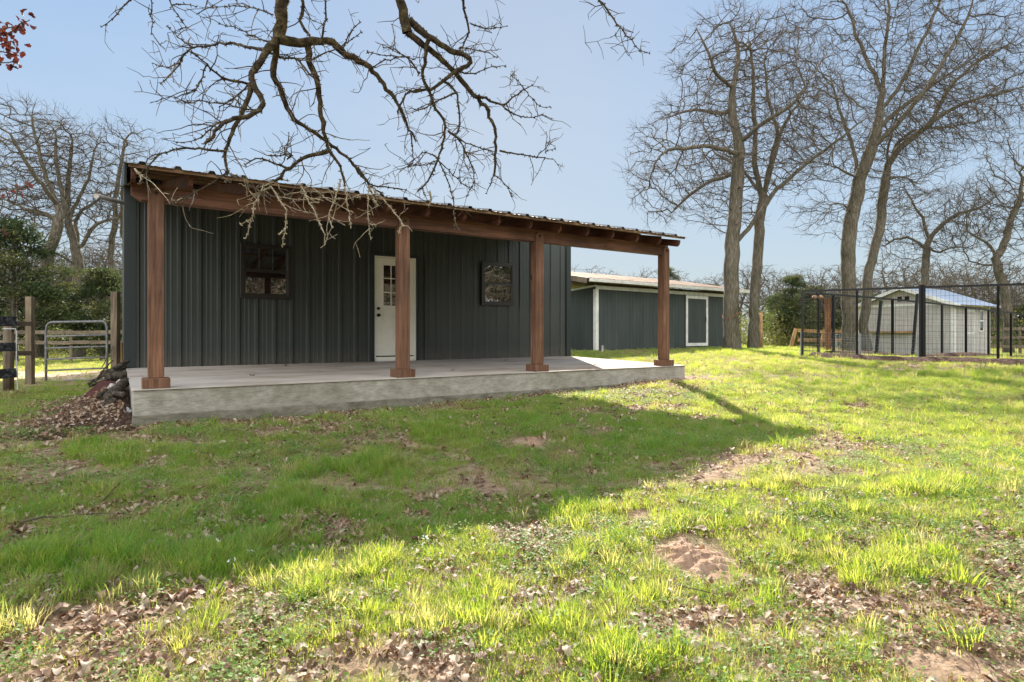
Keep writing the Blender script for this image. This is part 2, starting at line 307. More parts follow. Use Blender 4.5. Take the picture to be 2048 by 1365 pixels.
# ground
m = M['ground'] = mat('lawn_soil', (.2, .15, .1), .95, 0, .1)
b = m.node_tree.nodes['Principled BSDF']; tc = N(m, 'ShaderNodeTexCoord')
def nz_(sc, det=6, rough=.6):
    n = N(m, 'ShaderNodeTexNoise'); n.inputs['Scale'].default_value = sc; n.inputs['Detail'].default_value = det; n.inputs['Roughness'].default_value = rough; L(m, tc.outputs['Object'], n.inputs['Vector']); return n
def ramp_(f, stops, pos):
    c = N(m, 'ShaderNodeValToRGB'); e = c.color_ramp.elements; e[0].position = pos[0]; e[1].position = pos[-1]; e[0].color = (*stops[0], 1); e[1].color = (*stops[-1], 1)
    for i in range(1, len(stops)-1): x = e.new(pos[i]); x.color = (*stops[i], 1)
    L(m, f, c.inputs[0]); return c.outputs[0]
soil = ramp_(nz_(14).outputs[0], [(.13, .085, .055), (.27, .185, .125), (.40, .30, .21)], [.32, .5, .7])
grn = ramp_(nz_(9).outputs[0], [(.06, .10, .02), (.11, .17, .03), (.2, .22, .06)], [.3, .5, .72])
at = N(m, 'ShaderNodeAttribute', attribute_name='green'); mixn = N(m, 'ShaderNodeMix', data_type='RGBA')
md = N(m, 'ShaderNodeMath', operation='ADD'); mm = N(m, 'ShaderNodeMath', operation='MULTIPLY_ADD'); mm.inputs[1].default_value = 1.6; mm.inputs[2].default_value = -.8
L(m, nz_(2.2, 5).outputs[0], mm.inputs[0]); L(m, mm.outputs[0], md.inputs[0]); L(m, at.outputs['Fac'], md.inputs[1]); md.use_clamp = True
L(m, md.outputs[0], mixn.inputs[0]); L(m, soil, mixn.inputs[6]); L(m, grn, mixn.inputs[7])
at2 = N(m, 'ShaderNodeAttribute', attribute_name='sand'); mix2 = N(m, 'ShaderNodeMix', data_type='RGBA')
sand = ramp_(nz_(6).outputs[0], [(.36, .25, .16), (.5, .38, .26), (.6, .48, .35)], [.3, .5, .7])
L(m, at2.outputs['Fac'], mix2.inputs[0]); L(m, mixn.outputs[2], mix2.inputs[6]); L(m, sand, mix2.inputs[7])
L(m, mix2.outputs[2], b.inputs['Base Color'])
bp = N(m, 'ShaderNodeBump'); bp.inputs['Strength'].default_value = .8; bp.inputs['Distance'].default_value = .03; L(m, nz_(20, 8).outputs[0], bp.inputs['Height']); L(m, bp.outputs[0], b.inputs['Normal'])
M['mound'] = mat('sandy_earth', (.36, .22, .14), .95, 0, .1)
noise_col(M['mound'], [(.22, .135, .09), (.33, .215, .145), (.43, .31, .22)], 9, (1, 1, 1), 8, lo=.3, hi=.7, bump=1., bscale=22, bdist=.035)

# ------------------------------------------------------------------ ground
def axis(c, n, mx, k):
    u = np.linspace(-1, 1, n); return c+mx*np.sinh(k*u)/np.sinh(k)
gx = axis(3.5, 420, 420, 5.6); gy = axis(5.0, 420, 420, 5.6)
GX, GY = np.meshgrid(gx, gy, indexing='ij')
def bumps(s, p): return (fbm(s*1.3, p*1.3, 2)-.5)*.07+(fbm(s*5, p*5, 3)-.5)*.03
def ground(s, p): return gh(s, p)+bumps(np.asarray(s, float), np.asarray(p, float))
GZ = ground(GX, GY)
n = len(gx); idx = np.arange(n*n).reshape(n, n)
Fq = np.stack([idx[:-1, :-1], idx[1:, :-1], idx[1:, 1:], idx[:-1, 1:]], -1).reshape(-1, 4)
go = mesh_np('ground', np.stack([GX, GY, GZ], -1).reshape(-1, 3), [Fq], M['ground'], True); tag(go, kind='structure')
gX = .8328*GX-.5535*GY; gZ = .5535*GX+.8328*GY
def px_of(s, p, z=None):
    X = .8328*s-.5535*p; Z = np.maximum(.5535*s+.8328*p, .05); zz = gh(s, p) if z is None else z
    return CX+F_PX*X/Z, HY+F_PX*(CZ-zz)/Z, Z
PATCH = [(1060, 884, 60, 14, .9), (1090, 895, 90, 10, .6), (1290, 1030, 60, 14, .9), (1210, 873, 30, 6, .7), (1880, 1310, 150, 50, .6), (1385, 840, 70, 8, .7), (1500, 885, 70, 10, .5), (1720, 890, 130, 22, .7),
         (1690, 815, 60, 8, .8), (2020, 1110, 70, 40, .7), (1700, 1090, 80, 18, .5), (1690, 1180, 110, 36, .6), (1260, 800, 100, 26, .95), (1300, 708, 120, 6, .7), (1480, 722, 60, 5, .7), (1810, 740, 50, 5, .8), (740, 870, 130, 22, .9), (860, 850, 120, 18, .6), (660, 860, 200, 22, .8), (380, 880, 130, 30, .55), (60, 920, 120, 60, .6), (150, 860, 120, 30, .7), (1190, 905, 90, 10, .3),
         (1440, 935, 150, 30, .7), (1000, 1335, 300, 30, .35), (1150, 1200, 200, 50, .25), (560, 1110, 60, 10, .5), (230, 1020, 80, 24, .75), (50, 1055, 60, 24, .75), (290, 1240, 160, 25, .35), (650, 1060, 80, 26, .8), (950, 1000, 100, 40, .55), (720, 1095, 80, 20, .9), (1100, 1060, 120, 30, .5), (1300, 1280, 120, 40, .4), (1850, 735, 220, 5, .6)]
def bare(s, p):
    x, y, Z = px_of(s, p)
    r = np.zeros_like(x)
    for a, c, rx, ry, k in PATCH:
        d = ((x-a)/rx)**2+((y-c)/ry)**2
        r = np.maximum(r, k*np.exp(-d*.9))
    # litter strip along the slab front
    st = np.exp(-((p-6.9)/.35)**2)*((s > -1) & (s < 8.6)); r = np.maximum(r, .9*st)
    return r
BR = bare(GX, GY)
path = np.exp(-((gZ-(13.6-.02*gX))/2.0)**4)*(gX < -4.5)  # sandy track behind the gate
gr = np.clip(.2+.6*ss(6, 22, gZ)-BR+(fbm(GX*.7, GY*.7, 1)-.5)*.8, -.2, 1.2)
for nm, val in (('green', gr*(1-path)), ('sand', np.clip(path, 0, 1))):
    a = go.data.attributes.new(nm, 'FLOAT', 'POINT'); a.data.foreach_set('value', val.ravel().astype(np.float32))

# sandy mounds
def mound(px, py, wx, wy, h, label):
    g = CZ-gh(0, 3); Z = F_PX*1.15/(py-HY)
    for _ in range(8): c = P(px, py, Z); g = CZ-float(gh(c[0], c[1])); Z = F_PX*g/(py-HY)
    c = P(px, py, Z); rx = wx/F_PX*Z/2; ry = wy/2*Z*Z/(F_PX*g); SS = []; PP = []; PR = []
    nr, na = 64, 150; V = []; 
    for i in range(nr+1):
        for k in range(na):
            a = 2*math.pi*k/na; r = i/nr; jr = 1+.38*(vnoise(np.array(3*math.cos(a)+7), np.array(3*math.sin(a)+px), 1)-.5)*2
            X = r*rx*jr*math.cos(a); Y = r*ry*jr*math.sin(a); s = c[0]+.8328*X+.5535*Y; p = c[1]-.5535*X+.8328*Y
            prof = (1-r*r)**1.3; SS.append(s); PP.append(p); PR.append(prof); z = 0
            V.append((s-c[0], p-c[1], z))
    Fm = []
    for i in range(nr):
        for k in range(na):
            k2 = (k+1) % na; Fm.append((i*na+k, (i+1)*na+k, (i+1)*na+k2, i*na+k2))
    SS, PP, PR = map(np.array, (SS, PP, PR)); V = np.array(V); rg = fbm(SS*9, PP*9, 4)-.5; r2 = fbm(SS*38, PP*38, 1)-.5
    V[:, 2] = ground(SS, PP)+h*PR-.018+.05*PR**.5*rg+.022*PR**.3*r2-.012*np.maximum(0, np.sin(PP*70+6*rg))*(PR > .5)
    o = mesh_np('sandy_mound', V, [np.array(Fm)], M['mound'], True); o.location = (c[0], c[1], 0)
    tag(o, label, 'mound', 'bare sandy mounds in the lawn'); MOUNDS.append((c[0], c[1], rx, ry))
MOUNDS = []
mound(1388, 1112, 205, 92, .06, 'large bare mound of reddish sand in the sunlit lawn')
mound(745, 1340, 140, 60, .02, 'low sandy mound at the bottom edge beside dead leaves')
mound(1880, 1330, 190, 70, .012, 'flat sandy patch with twigs low in the right corner of the lawn')
mound(1060, 886, 70, 18, .03, 'small sandy spot in the shaded grass in front of the porch')
mound(1285, 1030, 80, 22, .02, 'small sandy patch just beyond the large mound')

# ------------------------------------------------------------------ barn with porch
SZ = .63; WP = 11.53; WL, WR = .138, 9.345
barn = thing('metal_barn', 'dark green metal building with a timber porch on a raised concrete slab', 'building', (WL, 7.1, 0))
# slab
mb = MB(); mb.prism([(.13, 7.10), (8.418, 7.10), (9.36, WP), (9.36, 19.4), (.10, 19.4), (.13, WP)], -.4, SZ-.012)
sl_ = mb.build('porch_slab', M['concface'], barn, .006)
mb = MB(); mb.prism([(.115, 7.086), (8.43, 7.086), (9.372, WP), (9.372, WP+.3), (.1, WP+.3), (.115, WP)], SZ-.012+.001, SZ)
mb.build('slab_surface', M['concrete'], sl_)
mb = MB(); mb.box(.12, 8.43, 7.062, 7.1, -.4, SZ-.262); mb.build('form_ledge', M['concdark'], sl_, .004)
# wall panels
def siding(s0, s1, ph, ribw=.085, top=.045, dep=.034, step=.305):
    pts = [(s0, 0)]; k = math.ceil((s0-ph)/step-.3); 
    while True:
        c = ph+k*step
        if c+ribw/2 > s1-.01: break
        if c-ribw/2 > s0+.01:
            pts += [(c-ribw/2, 0), (c-top/2, -dep), (c+top/2, -dep), (c+ribw/2, 0)]
        for q in (step*.38, step*.62):
            if s0+.02 < c+q-.02 and c+q+.02 < s1-.01: pts += [(c+q-.018, 0), (c+q-.008, -.0035), (c+q+.008, -.0035), (c+q+.018, 0)]
        k += 1
    pts.append((s1, 0)); return pts
def sheet(mb, pts, f0, f1):
    b = len(mb.V); n = len(pts)
    for q in pts: mb.V.append(f0(*q))
    for q in pts: mb.V.append(f1(*q))
    for i in range(n-1): mb.F.append((b+i, b+i+1, b+n+i+1, b+n+i))
ZT = 3.735
mb = MB(); sheet(mb, siding(WL, WR, 5.452), lambda s, d: (s, WP+d, SZ-.01), lambda s, d: (s, WP+d, ZT))
def sidetop(p): return float(np.interp(p, [WP, 12.035, 15.4, 19.5], [ZT+.02, ZT+.15, ZT+.51, ZT+.06]))
sheet(mb, siding(WP, 19.3, 11.8), lambda s, d: (WL+d, s, SZ-.01), lambda s, d: (WL+d, s, sidetop(s)))
sheet(mb, siding(WP, 19.3, 11.8), lambda s, d: (WR-d, s, SZ-.01), lambda s, d: (WR-d, s, sidetop(s)))
mb.add([(WL, 19.3, SZ), (WR, 19.3, SZ), (WR, 19.3, ZT+.07), (WL, 19.3, ZT+.07)], [(0, 1, 2, 3)])
for k in range(-18, 13):
    for z_ in (.75, 1.6, 2.45, 3.2):
        x_ = 5.452+k*.305+.07
        if WL+.15 < x_ < WR-.1: mb.box(x_-.006, x_+.006, WP-.007, WP+.001, z_-.006, z_+.006)
mb.build('wall_panels', M['siding'], barn)
mb = MB(); mb.box(WL-.042, WL+.115, WP-.045, WP-.037, SZ+.004, ZT+.05); mb.box(WL-.05, WL-.042, WP-.045, WP+.1, SZ+.004, ZT+.05); mb.build('corner_trim', M['trim'], barn)
mb = MB(); mb.box(WR-.09, WR+.042, WP-.045, WP-.037, SZ+.004, ZT+.05); mb.box(WR+.042, WR+.05, WP-.045, WP+.1, SZ+.004, ZT+.05); mb.build('corner_trim', M['trim'], barn)
def frame(mb, s0, s1, z0, z1, t, y0, y1):
    mb.box(s0, s1, y0, y1, z1-t, z1); mb.box(s0, s1, y0, y1, z0, z0+t); mb.box(s0, s0+t, y0, y1, z0+t, z1-t); mb.box(s1-t, s1, y0, y1, z0+t, z1-t)
def window(s0, s1, z0, z1, lower):
    y = WP-.037
    mb = MB(); frame(mb, s0-.02, s1+.02, z0-.03, z1+.03, .055, y-.045, y); f = mb.build('window', M['winframe'], barn, .003)
    mb = MB(); zm = (z0+z1)/2; frame(mb, s0+.033, s1-.033, zm, z1-.022, .028, y-.028, y-.008); frame(mb, s0+.033, s1-.033, z0+.022, zm+.012, .034, y-.04, y-.029); mb.build('sash', M['winframe'], f, .002)
    for (a, b, yy) in ((zm+.02, z1-.04, y-.012), (z0+.05, zm-.015, y-.0305)):
        mb = MB(); mb.box(s0+.05, s1-.05, yy, yy+.004, a, b); mb.build('pane', M['glass'], f)
    def grid(a, b, yy, rows, cols):
        mb = MB()
        for i in range(1, cols):
            x = s0+.06+(s1-s0-.12)*i/cols; mb.box(x-.003, x+.003, yy-.006, yy-.001, a, b)
            if rows == 1: mb.build('muntin', M['galvdark'], f); mb = MB()
        for i in range(1, rows):
            z = a+(b-a)*i/rows; mb.box(s0+.06, s1-.06, yy-.009, yy-.0055, z-.003, z+.003)
        if rows > 1: mb.build('muntin', M['galvdark'], f)
    grid(zm+.03, z1-.05, y-.012, 2 if lower else 1, 3)
    if lower: grid(z0+.055, zm-.022, y-.0305, 2, 3)
M['galvdark'] = mat('grey_muntin', (.16, .16, .155), .5)
window(1.84, 2.66, 1.865, 2.785, False)
window(6.825, 7.65, 1.865, 2.785, True)
# door
D0, D1, DT = 4.30, 5.195, 2.765; y = WP-.037
mb = MB(); mb.box(D0-.075, D0-.004, y-.05, y, SZ+.002, DT+.06); mb.box(D1+.014, D1+.07, y-.05, y, SZ+.002, DT+.06); mb.box(D0-.004, D1+.014, y-.05, y, DT+.008, DT+.06); mb.build('door_trim', M['trim'], barn, .002)
mb = MB(); mb.box(D0, D0+.03, y-.028, y, SZ+.003, DT); mb.box(D1-.03, D1+.01, y-.034, y, SZ+.003, DT); mb.box(D0+.03, D1-.03, y-.028, y, DT-.03, DT); mb.box(D0+.03, D1-.03, y-.04, y, SZ+.003, SZ+.09); mb.build('door_jamb', M['cream'], barn, .002)
mb = MB(); e0, e1, f0, f1 = D0+.034, D1-.034, SZ+.115, DT-.036; gz0, gz1, gs0, gs1 = 1.745, 2.60, e0+.14, e1-.14
mb.box(e0, gs0, y-.02, y, f0, f1); mb.box(gs1, e1, y-.02, y, f0, f1); mb.box(gs0, gs1, y-.02, y, gz1, f1); mb.box(gs0, gs1, y-.02, y, f0, gz0)
dr = mb.build('door', M['cream'], barn)
mb = MB(); frame(mb, gs0-.012, gs1+.012, gz0-.012, gz1+.012, .03, y-.032, y-.0202)
for i in (1, 2):
    x = gs0+(gs1-gs0)*i/3; mb.box(x-.009, x+.009, y-.026, y-.016, gz0+.018, gz1-.018); z = gz0+(gz1-gz0)*i/3; mb.box(gs0+.018, gs1-.018, y-.0245, y-.0165, z-.009, z+.009)
mb.build('lite_frame', M['cream'], dr)
mb = MB(); mb.box(gs0, gs1, y-.014, y-.008, gz0, gz1); mb.build('pane', M['glass'], dr)
mb = MB()
for a, b_ in ((e0+.11, e0+.37), (e1-.37, e1-.11)):
    frame(mb, a, b_, f0+.26, f0+.92, .012, y-.026, y-.0195); frame(mb, a+.03, b_-.03, f0+.29, f0+.89, .008, y-.0235, y-.0195)
mb.build('panel_moulding', M['cream'], dr)
for z, r in ((1.70, .03), (1.565, .034)):
    mb = MB(); mb.tube([(e0+.05, y-.02, z), (e0+.05, y-.034, z)], r, 14); mb.tube([(e0+.05, y-.034, z), (e0+.05, y-.075, z)], [r*.4, r*.9] if r > .032 else [r*.8, r*.6], 14)
    mb.build('door_knob' if r > .032 else 'deadbolt', M['black'], dr, 0, True)
mb = MB(); mb.box(D0+.03, D1-.03, y-.06, y-.0405, SZ+.003, SZ+.035); mb.build('threshold', M['whitetrim'], barn)
# posts
for s in (.334, 3.10, 5.27, 8.03):
    c = 7.245; h_ = .073; zt = 2.70
    mb = MB(); mb.prismy([(s-h_, SZ+.105), (s+h_, SZ+.105), (s+h_, zt-.03), (s+h_-.03, zt+.012), (s+h_-.055, zt+.02), (s-h_+.055, zt+.02), (s-h_+.03, zt+.012), (s-h_, zt-.03)], c-h_, c+h_*.3)
    mb.box(s-h_+.001, s+h_-.001, c+h_*.3, c+h_, SZ+.105, 2.573)
    po = mb.build('porch_post', M['post'], barn, .005)
    mb = MB(); mb.box(s-.125, s+.125, c-.128, c+.122, SZ+.001, SZ+.104); mb.build('post_base', M['post'], po, .004)
    mb = MB(); mb.tube([(s, c-h_-.001, 2.655), (s, c-h_-.012, 2.655)], .016, 8); mb.build('bolt', M['black'], po)
# beam
bz0, bz1 = 2.578, 2.752
mb = MB(); mb.prismy([(.115, bz1), (.115, bz0+.06), (.20, bz0), (8.10, bz0), (8.10, bz1)], 7.215+.055, 7.36)
mb.prismy([(.114, bz1+.0015), (.114, bz0+.058), (.199, bz0-.0015), (8.101, bz0-.0015), (8.101, bz1+.0015)], 7.205, 7.2695)
mb.build('porch_beam', M['beam'], barn, .003)
SL = .20; zr = lambda p: bz1+.002+SL*(p-7.25)
RAFT = [.13, .633, 1.176, 1.715, 2.25, 2.791, 3.327, 3.863, 4.404, 4.946, 5.483, 6.018, 6.537, 7.085, 7.614, 8.0]
for i, s in enumerate(RAFT):
    last = i == len(RAFT)-1; pe = 6.93 if not last else 6.86; tk = .042
    a = zr(pe); Hh = .14 if not last else .115
    poly = [(WP+.0, zr(WP)), (WP, zr(WP)+Hh), (pe, a+Hh), (pe-.0, a+.075), (pe+.02, a+.035), (pe+.06, a+.01), (pe+.12, zr(pe+.12))]
    mb = MB(); mb.prismx(poly, s-tk/2, s+tk/2); mb.build('rafter', M['rafter'], barn, .003)
# purlins
for p in (6.87, 7.9, 8.9, 9.9, 10.9):
    z = zr(p)+.142; hh = .034 if p < 7 else .03
    a0, a1 = (.09, 8.10)
    mb = MB(); mb.prismx([(p-.045, z-SL*.045), (p+.045, z+SL*.045), (p+.045, z+SL*.045+hh), (p-.045, z-SL*.045+hh)], a0, a1); mb.build('purlin', M['purlin'], barn, .002)
# corrugated roof
pts = siding(.06, 8.16, .2, .075, .04, .03, .305)
mb = MB(); zz = lambda p: zr(p)+.142+.0355
sheet(mb, pts, lambda s, d: (s, 6.79, zz(6.79)-d), lambda s, d: (s, WP+.5, zz(WP+.5)-d))
roof = mb.build('roof_sheet', M['roofmetal'], barn)
md = roof.modifiers.new('thick', 'SOLIDIFY'); md.thickness = .0012; md.offset = 1
mb = MB(); pts = siding(WL-.08, WR+.06, .2, .075, .04, .03, .305); r0, r1 = WP+.505, 15.4
sheet(mb, pts, lambda s, d: (s, r0, ZT+.19-d), lambda s, d: (s, r1, ZT+.55-d)); sheet(mb, pts, lambda s, d: (s, r1, ZT+.55-d), lambda s, d: (s, 19.5, ZT+.1-d))
mb.build('main_roof', M['roofmetal'], barn)
mb = MB(); mb.tube([(.1, 12.4, 3.48), (-.28, 11.4, 3.36)], .04, 10); mb.build('eave_pipe', M['stone'], barn)
mb = MB(); mb.bar((.065, 7.0, zr(7.0)+.08), (.065, 11.6, zr(11.6)+.08), .02, .22); mb.build('rake_board', M['trim'], barn)

# ------------------------------------------------------------------ back barn (long green shed)
def local(px0, Z0, vpx):
    d = np.array([vpx-CX, F_PX]); d /= np.linalg.norm(d); X0 = (px0-CX)/F_PX*Z0
    s, p = XZ(X0, Z0); ds = XZ(*d); ang = math.atan2(ds[1], ds[0]); return (s, p), ang
def place(o, sp, ang, z=0): o.location = (sp[0], sp[1], z); o.rotation_euler = (0, 0, ang)
def lbuild(mb, name, m, parent, bevel=0):  # part in the parent's own local coordinates
    o = mb.build(name, m, parent, bevel); o.matrix_parent_inverse = Matrix.Identity(4); return o
(sp, ang) = local(1192, 21.6, 2582)
g0 = .55
sh = thing('long_shed', 'long dark green shed with white trim and a rusty tin roof behind the porch', 'shed')
place(sh, sp, ang)
LEN = 9.2; HT = 2.93
def grooves(x0, x1, st=.2, d=.012):
    pts = [(x0, 0)]; x = x0+st
    while x < x1-.03: pts += [(x-.008, 0), (x, d), (x+.008, 0)]; x += st
    pts.append((x1, 0)); return pts
mb = MB(); sheet(mb, grooves(.0, LEN), lambda s, d: (s, d, .2), lambda s, d: (s, d, HT))
lbuild(mb, 'front_wall', M['shedgreen'], sh)
mb = MB(); sheet(mb, grooves(0, 6), lambda s, d: (d, s, .2), lambda s, d: (d, s, HT-.02-s*.07)); sheet(mb, grooves(0, 6), lambda s, d: (LEN-d, s, .2), lambda s, d: (LEN-d, s, HT-.02-s*.07))
mb.add([(0, 6, .2), (LEN, 6, .2), (LEN, 6, HT-.3), (0, 6, HT-.3)], [(0, 1, 2, 3)]); lbuild(mb, 'side_wall', M['shedgreen'], sh)
mb = MB(); mb.box(-.02, .11, -.03, -.002, .45, HT-.12); mb.box(-.035, -.02, -.03, .11, .45, HT-.12); lbuild(mb, 'corner_trim', M['whitetrim'], sh, .003)
mb = MB(); mb.box(-.02, LEN, -.035, -.002, HT-.12, HT+.01); lbuild(mb, 'top_trim', M['whitetrim'], sh)
mb = MB(); mb.add([(-.03, -.02, HT-.03), (-.03, 6, HT-.45), (-.03, 6, HT-.38), (-.03, -.02, HT+.04), (-.01, -.02, HT-.03), (-.01, 6, HT-.45), (-.01, 6, HT-.38), (-.01, -.02, HT+.04)], [(0, 1, 2, 3), (4, 7, 6, 5), (0, 4, 5, 1), (3, 2, 6, 7), (0, 3, 7, 4)]); lbuild(mb, 'side_trim', M['whitetrim'], sh)
# roof: low front eave, high ridge
ez, rz = HT+.2, HT+.93
pts = siding(-1.0, LEN+.12, 0, .06, .03, .02, .2)
mb = MB(); sheet(mb, pts, lambda s, d: (s, -.55, ez-d), lambda s, d: (s, 3.6, rz-d)); sheet(mb, pts, lambda s, d: (s, 3.6, rz-d), lambda s, d: (s, 7.5, ez-d)); lbuild(mb, 'tin_roof', M['rustroof'], sh)
mb = MB(); mb.bar((-.97, -.5, ez-.1), (-.97, 3.6, rz-.1), .05, .17); mb.bar((-.97, 3.6, rz-.1), (-.97, 7.4, ez-.1), .05, .17); lbuild(mb, 'rake_board', M['greywood'], sh)
mb = MB(); mb.prismx([(-.62, ez-.02), (-.56, ez-.02), (-.56, ez-.13), (-.66, ez-.13), (-.68, ez-.04), (-.665, ez-.04), (-.65, ez-.115), (-.62, ez-.115)], -.9, LEN+.08); lbuild(mb, 'gutter', M['whitetrim'], sh)
mb = MB(); x = .2
while x < LEN: mb.bar((x, -.5, ez-.09), (x, 1.2, ez-.09+1.7*.176), .04, .09); x += .8
lbuild(mb, 'rafter_tails', M['greywood'], sh)
mb = MB(); mb.box(-.96, LEN, .3, .35, HT+.03, HT+.14); lbuild(mb, 'eave_board', M['greywood'], sh)
dx0 = 4.35
def s_loc(px): # local x on the shed front line for a pixel
    t = (px-CX)/F_PX; dX, dZ = (2582-CX), F_PX; nn = math.hypot(dX, dZ); dX /= nn; dZ /= nn; X0 = (1192-CX)/F_PX*21.6; Z0 = 21.6
    return (t*Z0-X0)/(dX-t*dZ)
dx0, dx1 = s_loc(1370), s_loc(1414)
mb = MB(); frame(mb, dx0, dx1, .66, HT-.14, .13, -.06, -.036); dd = lbuild(mb, 'door_frame', M['whitetrim'], sh, .003)
mb = MB(); mb.box(dx0+.13, dx1-.13, -.034, -.01, .79, HT-.27); d2 = lbuild(mb, 'door', M['shedgreen'], sh)
mb = MB(); xh = dx1-.2; mb.tube([(xh, -.036, 1.65), (xh, -.09, 1.7), (xh, -.1, 1.8), (xh, -.09, 1.9), (xh, -.036, 1.95)], .014, 6); o = lbuild(mb, 'door_handle', M['black'], d2)
# little stake by the shed
def gpt(px, py):
    Z = 15.
    for _ in range(12): c = P(px, py, Z); Z = F_PX*(CZ-float(gh(c[0], c[1])))/(py-HY)
    return P(px, py, Z), Z
c = P(1204, 700, 19.5); z0 = float(gh(c[0], c[1])); mb = MB(); mb.bar((c[0], c[1], z0-.05), (c[0]+.03, c[1], z0+.26), .07, .03, (0, 1, 0)); o = mb.build('stake', M['stone']); tag(o, 'short pale stake in the grass by the white corner of the long shed', 'stake')

# ------------------------------------------------------------------ small pale shed
(sp, ang) = local(1908, 24.8, 2960)
ps = thing('garden_shed', 'small pale shed with a blue-grey metal gable roof beyond the dog pen', 'shed'); place(ps, sp, ang)
DD = 3.9; LL = 3.4; gz = float(gh(*sp)); HT2 = gz+2.15
mb = MB(); sheet(mb, grooves(0, LL, .3, .01), lambda s, d: (s, d, gz-.3), lambda s, d: (s, d, HT2)); sheet(mb, grooves(0, LL, .3, .01), lambda s, d: (s, DD-d, gz-.3), lambda s, d: (s, DD-d, HT2))
rise = .75
def gz_(y): return HT2+rise*(1-abs(y-DD/2)/(DD/2))
for xx in (0, LL): mb.add([(xx, 0, gz-.3), (xx, DD, gz-.3), (xx, DD, HT2), (xx, DD/2, HT2+rise), (xx, 0, HT2)], [(0, 1, 2, 3, 4)])
lbuild(mb, 'walls', M['paleside'], ps)
mb = MB(); ov = .35; sl2 = rise/(DD/2)
for sgn in (0, 1):
    f = (lambda y: y) if sgn == 0 else (lambda y: DD-y)
    ptsr = siding(-.35, LL+.35, 0, .07, .04, .025, .23)
    sheet(mb, ptsr, lambda s, d: (s, f(-ov), HT2-sl2*ov+.09-d), lambda s, d: (s, DD/2, HT2+rise+.09-d))
lbuild(mb, 'roof', M['blueroof'], ps)
mb = MB(); mb.bar((-.35, -ov, HT2-sl2*ov+.03), (-.35, DD/2, HT2+rise+.03), .03, .14); mb.bar((-.35, DD/2, HT2+rise+.03), (-.35, DD+ov, HT2-sl2*ov+.03), .03, .14); lbuild(mb, 'rake_trim', M['whitetrim'], ps)
mb = MB(); mb.add([(-.34, -ov, HT2-sl2*ov+.05), (-.34, DD/2, HT2+rise+.05), (LL+.3, DD/2, HT2+rise+.05), (LL+.3, -ov, HT2-sl2*ov+.05), (-.34, DD+ov, HT2-sl2*ov+.05), (LL+.3, DD+ov, HT2-sl2*ov+.05)], [(0, 1, 2, 3), (1, 4, 5, 2)]); lbuild(mb, 'soffit', M['yellowsoffit'], ps)
mb = MB(); mb.box(-.03, .1, -.03, -.003, gz-.2, HT2); mb.box(-.03, -.003, -.003, .1, gz-.2, HT2); mb.box(-.03, -.003, .1, DD, HT2-.02, HT2+.08); mb.box(-.03, -.003, DD-.12, DD, gz-.2, HT2-.02); lbuild(mb, 'corner_trim', M['whitetrim'], ps)
mb = MB(); mb.box(LL-.1, LL+.02, -.03, -.003, gz-.2, HT2); lbuild(mb, 'corner_trim', M['whitetrim'], ps)
for q in (.15, -.15):
    mb = MB(); mb.box(-.02, -.003, DD/2+q-.09, DD/2+q+.09, HT2+.2, HT2+.42); lbuild(mb, 'gable_vent', M['black'], ps)
mb = MB(); mb.box(-.28, -.003, DD*.38, DD*.85, gz+.95, gz+1.02); lbuild(mb, 'wall_shelf', M['tanwood'], ps)
mb = MB(); frame(mb, 1.05, 1.95, gz-.02, gz+1.95, .08, -.03, -.003); mb.box(1.13, 1.87, -.024, -.003, gz+.9, gz+.97); dd = lbuild(mb, 'door_frame', M['whitetrim'], ps)
mb = MB(); mb.box(1.14, 1.86, -.015, -.002, gz+.06, gz+1.87); lbuild(mb, 'door', M['paleside'], ps)
mb = MB(); frame(mb, 2.35, 2.8, gz+1.0, gz+1.95, .05, -.035, -.003); mb.box(2.4, 2.75, -.035, -.003, gz+1.45, gz+1.5); wf = lbuild(mb, 'window', M['whitetrim'], ps)
mb = MB(); mb.box(2.4, 2.75, -.012, -.003, gz+1.05, gz+1.9); lbuild(mb, 'pane', M['glass'], wf)
mb = MB(); mb.box(-.12, -.003, DD-.5, DD-.25, HT2-.28, HT2-.12); lbuild(mb, 'wall_lamp', M['black'], ps)

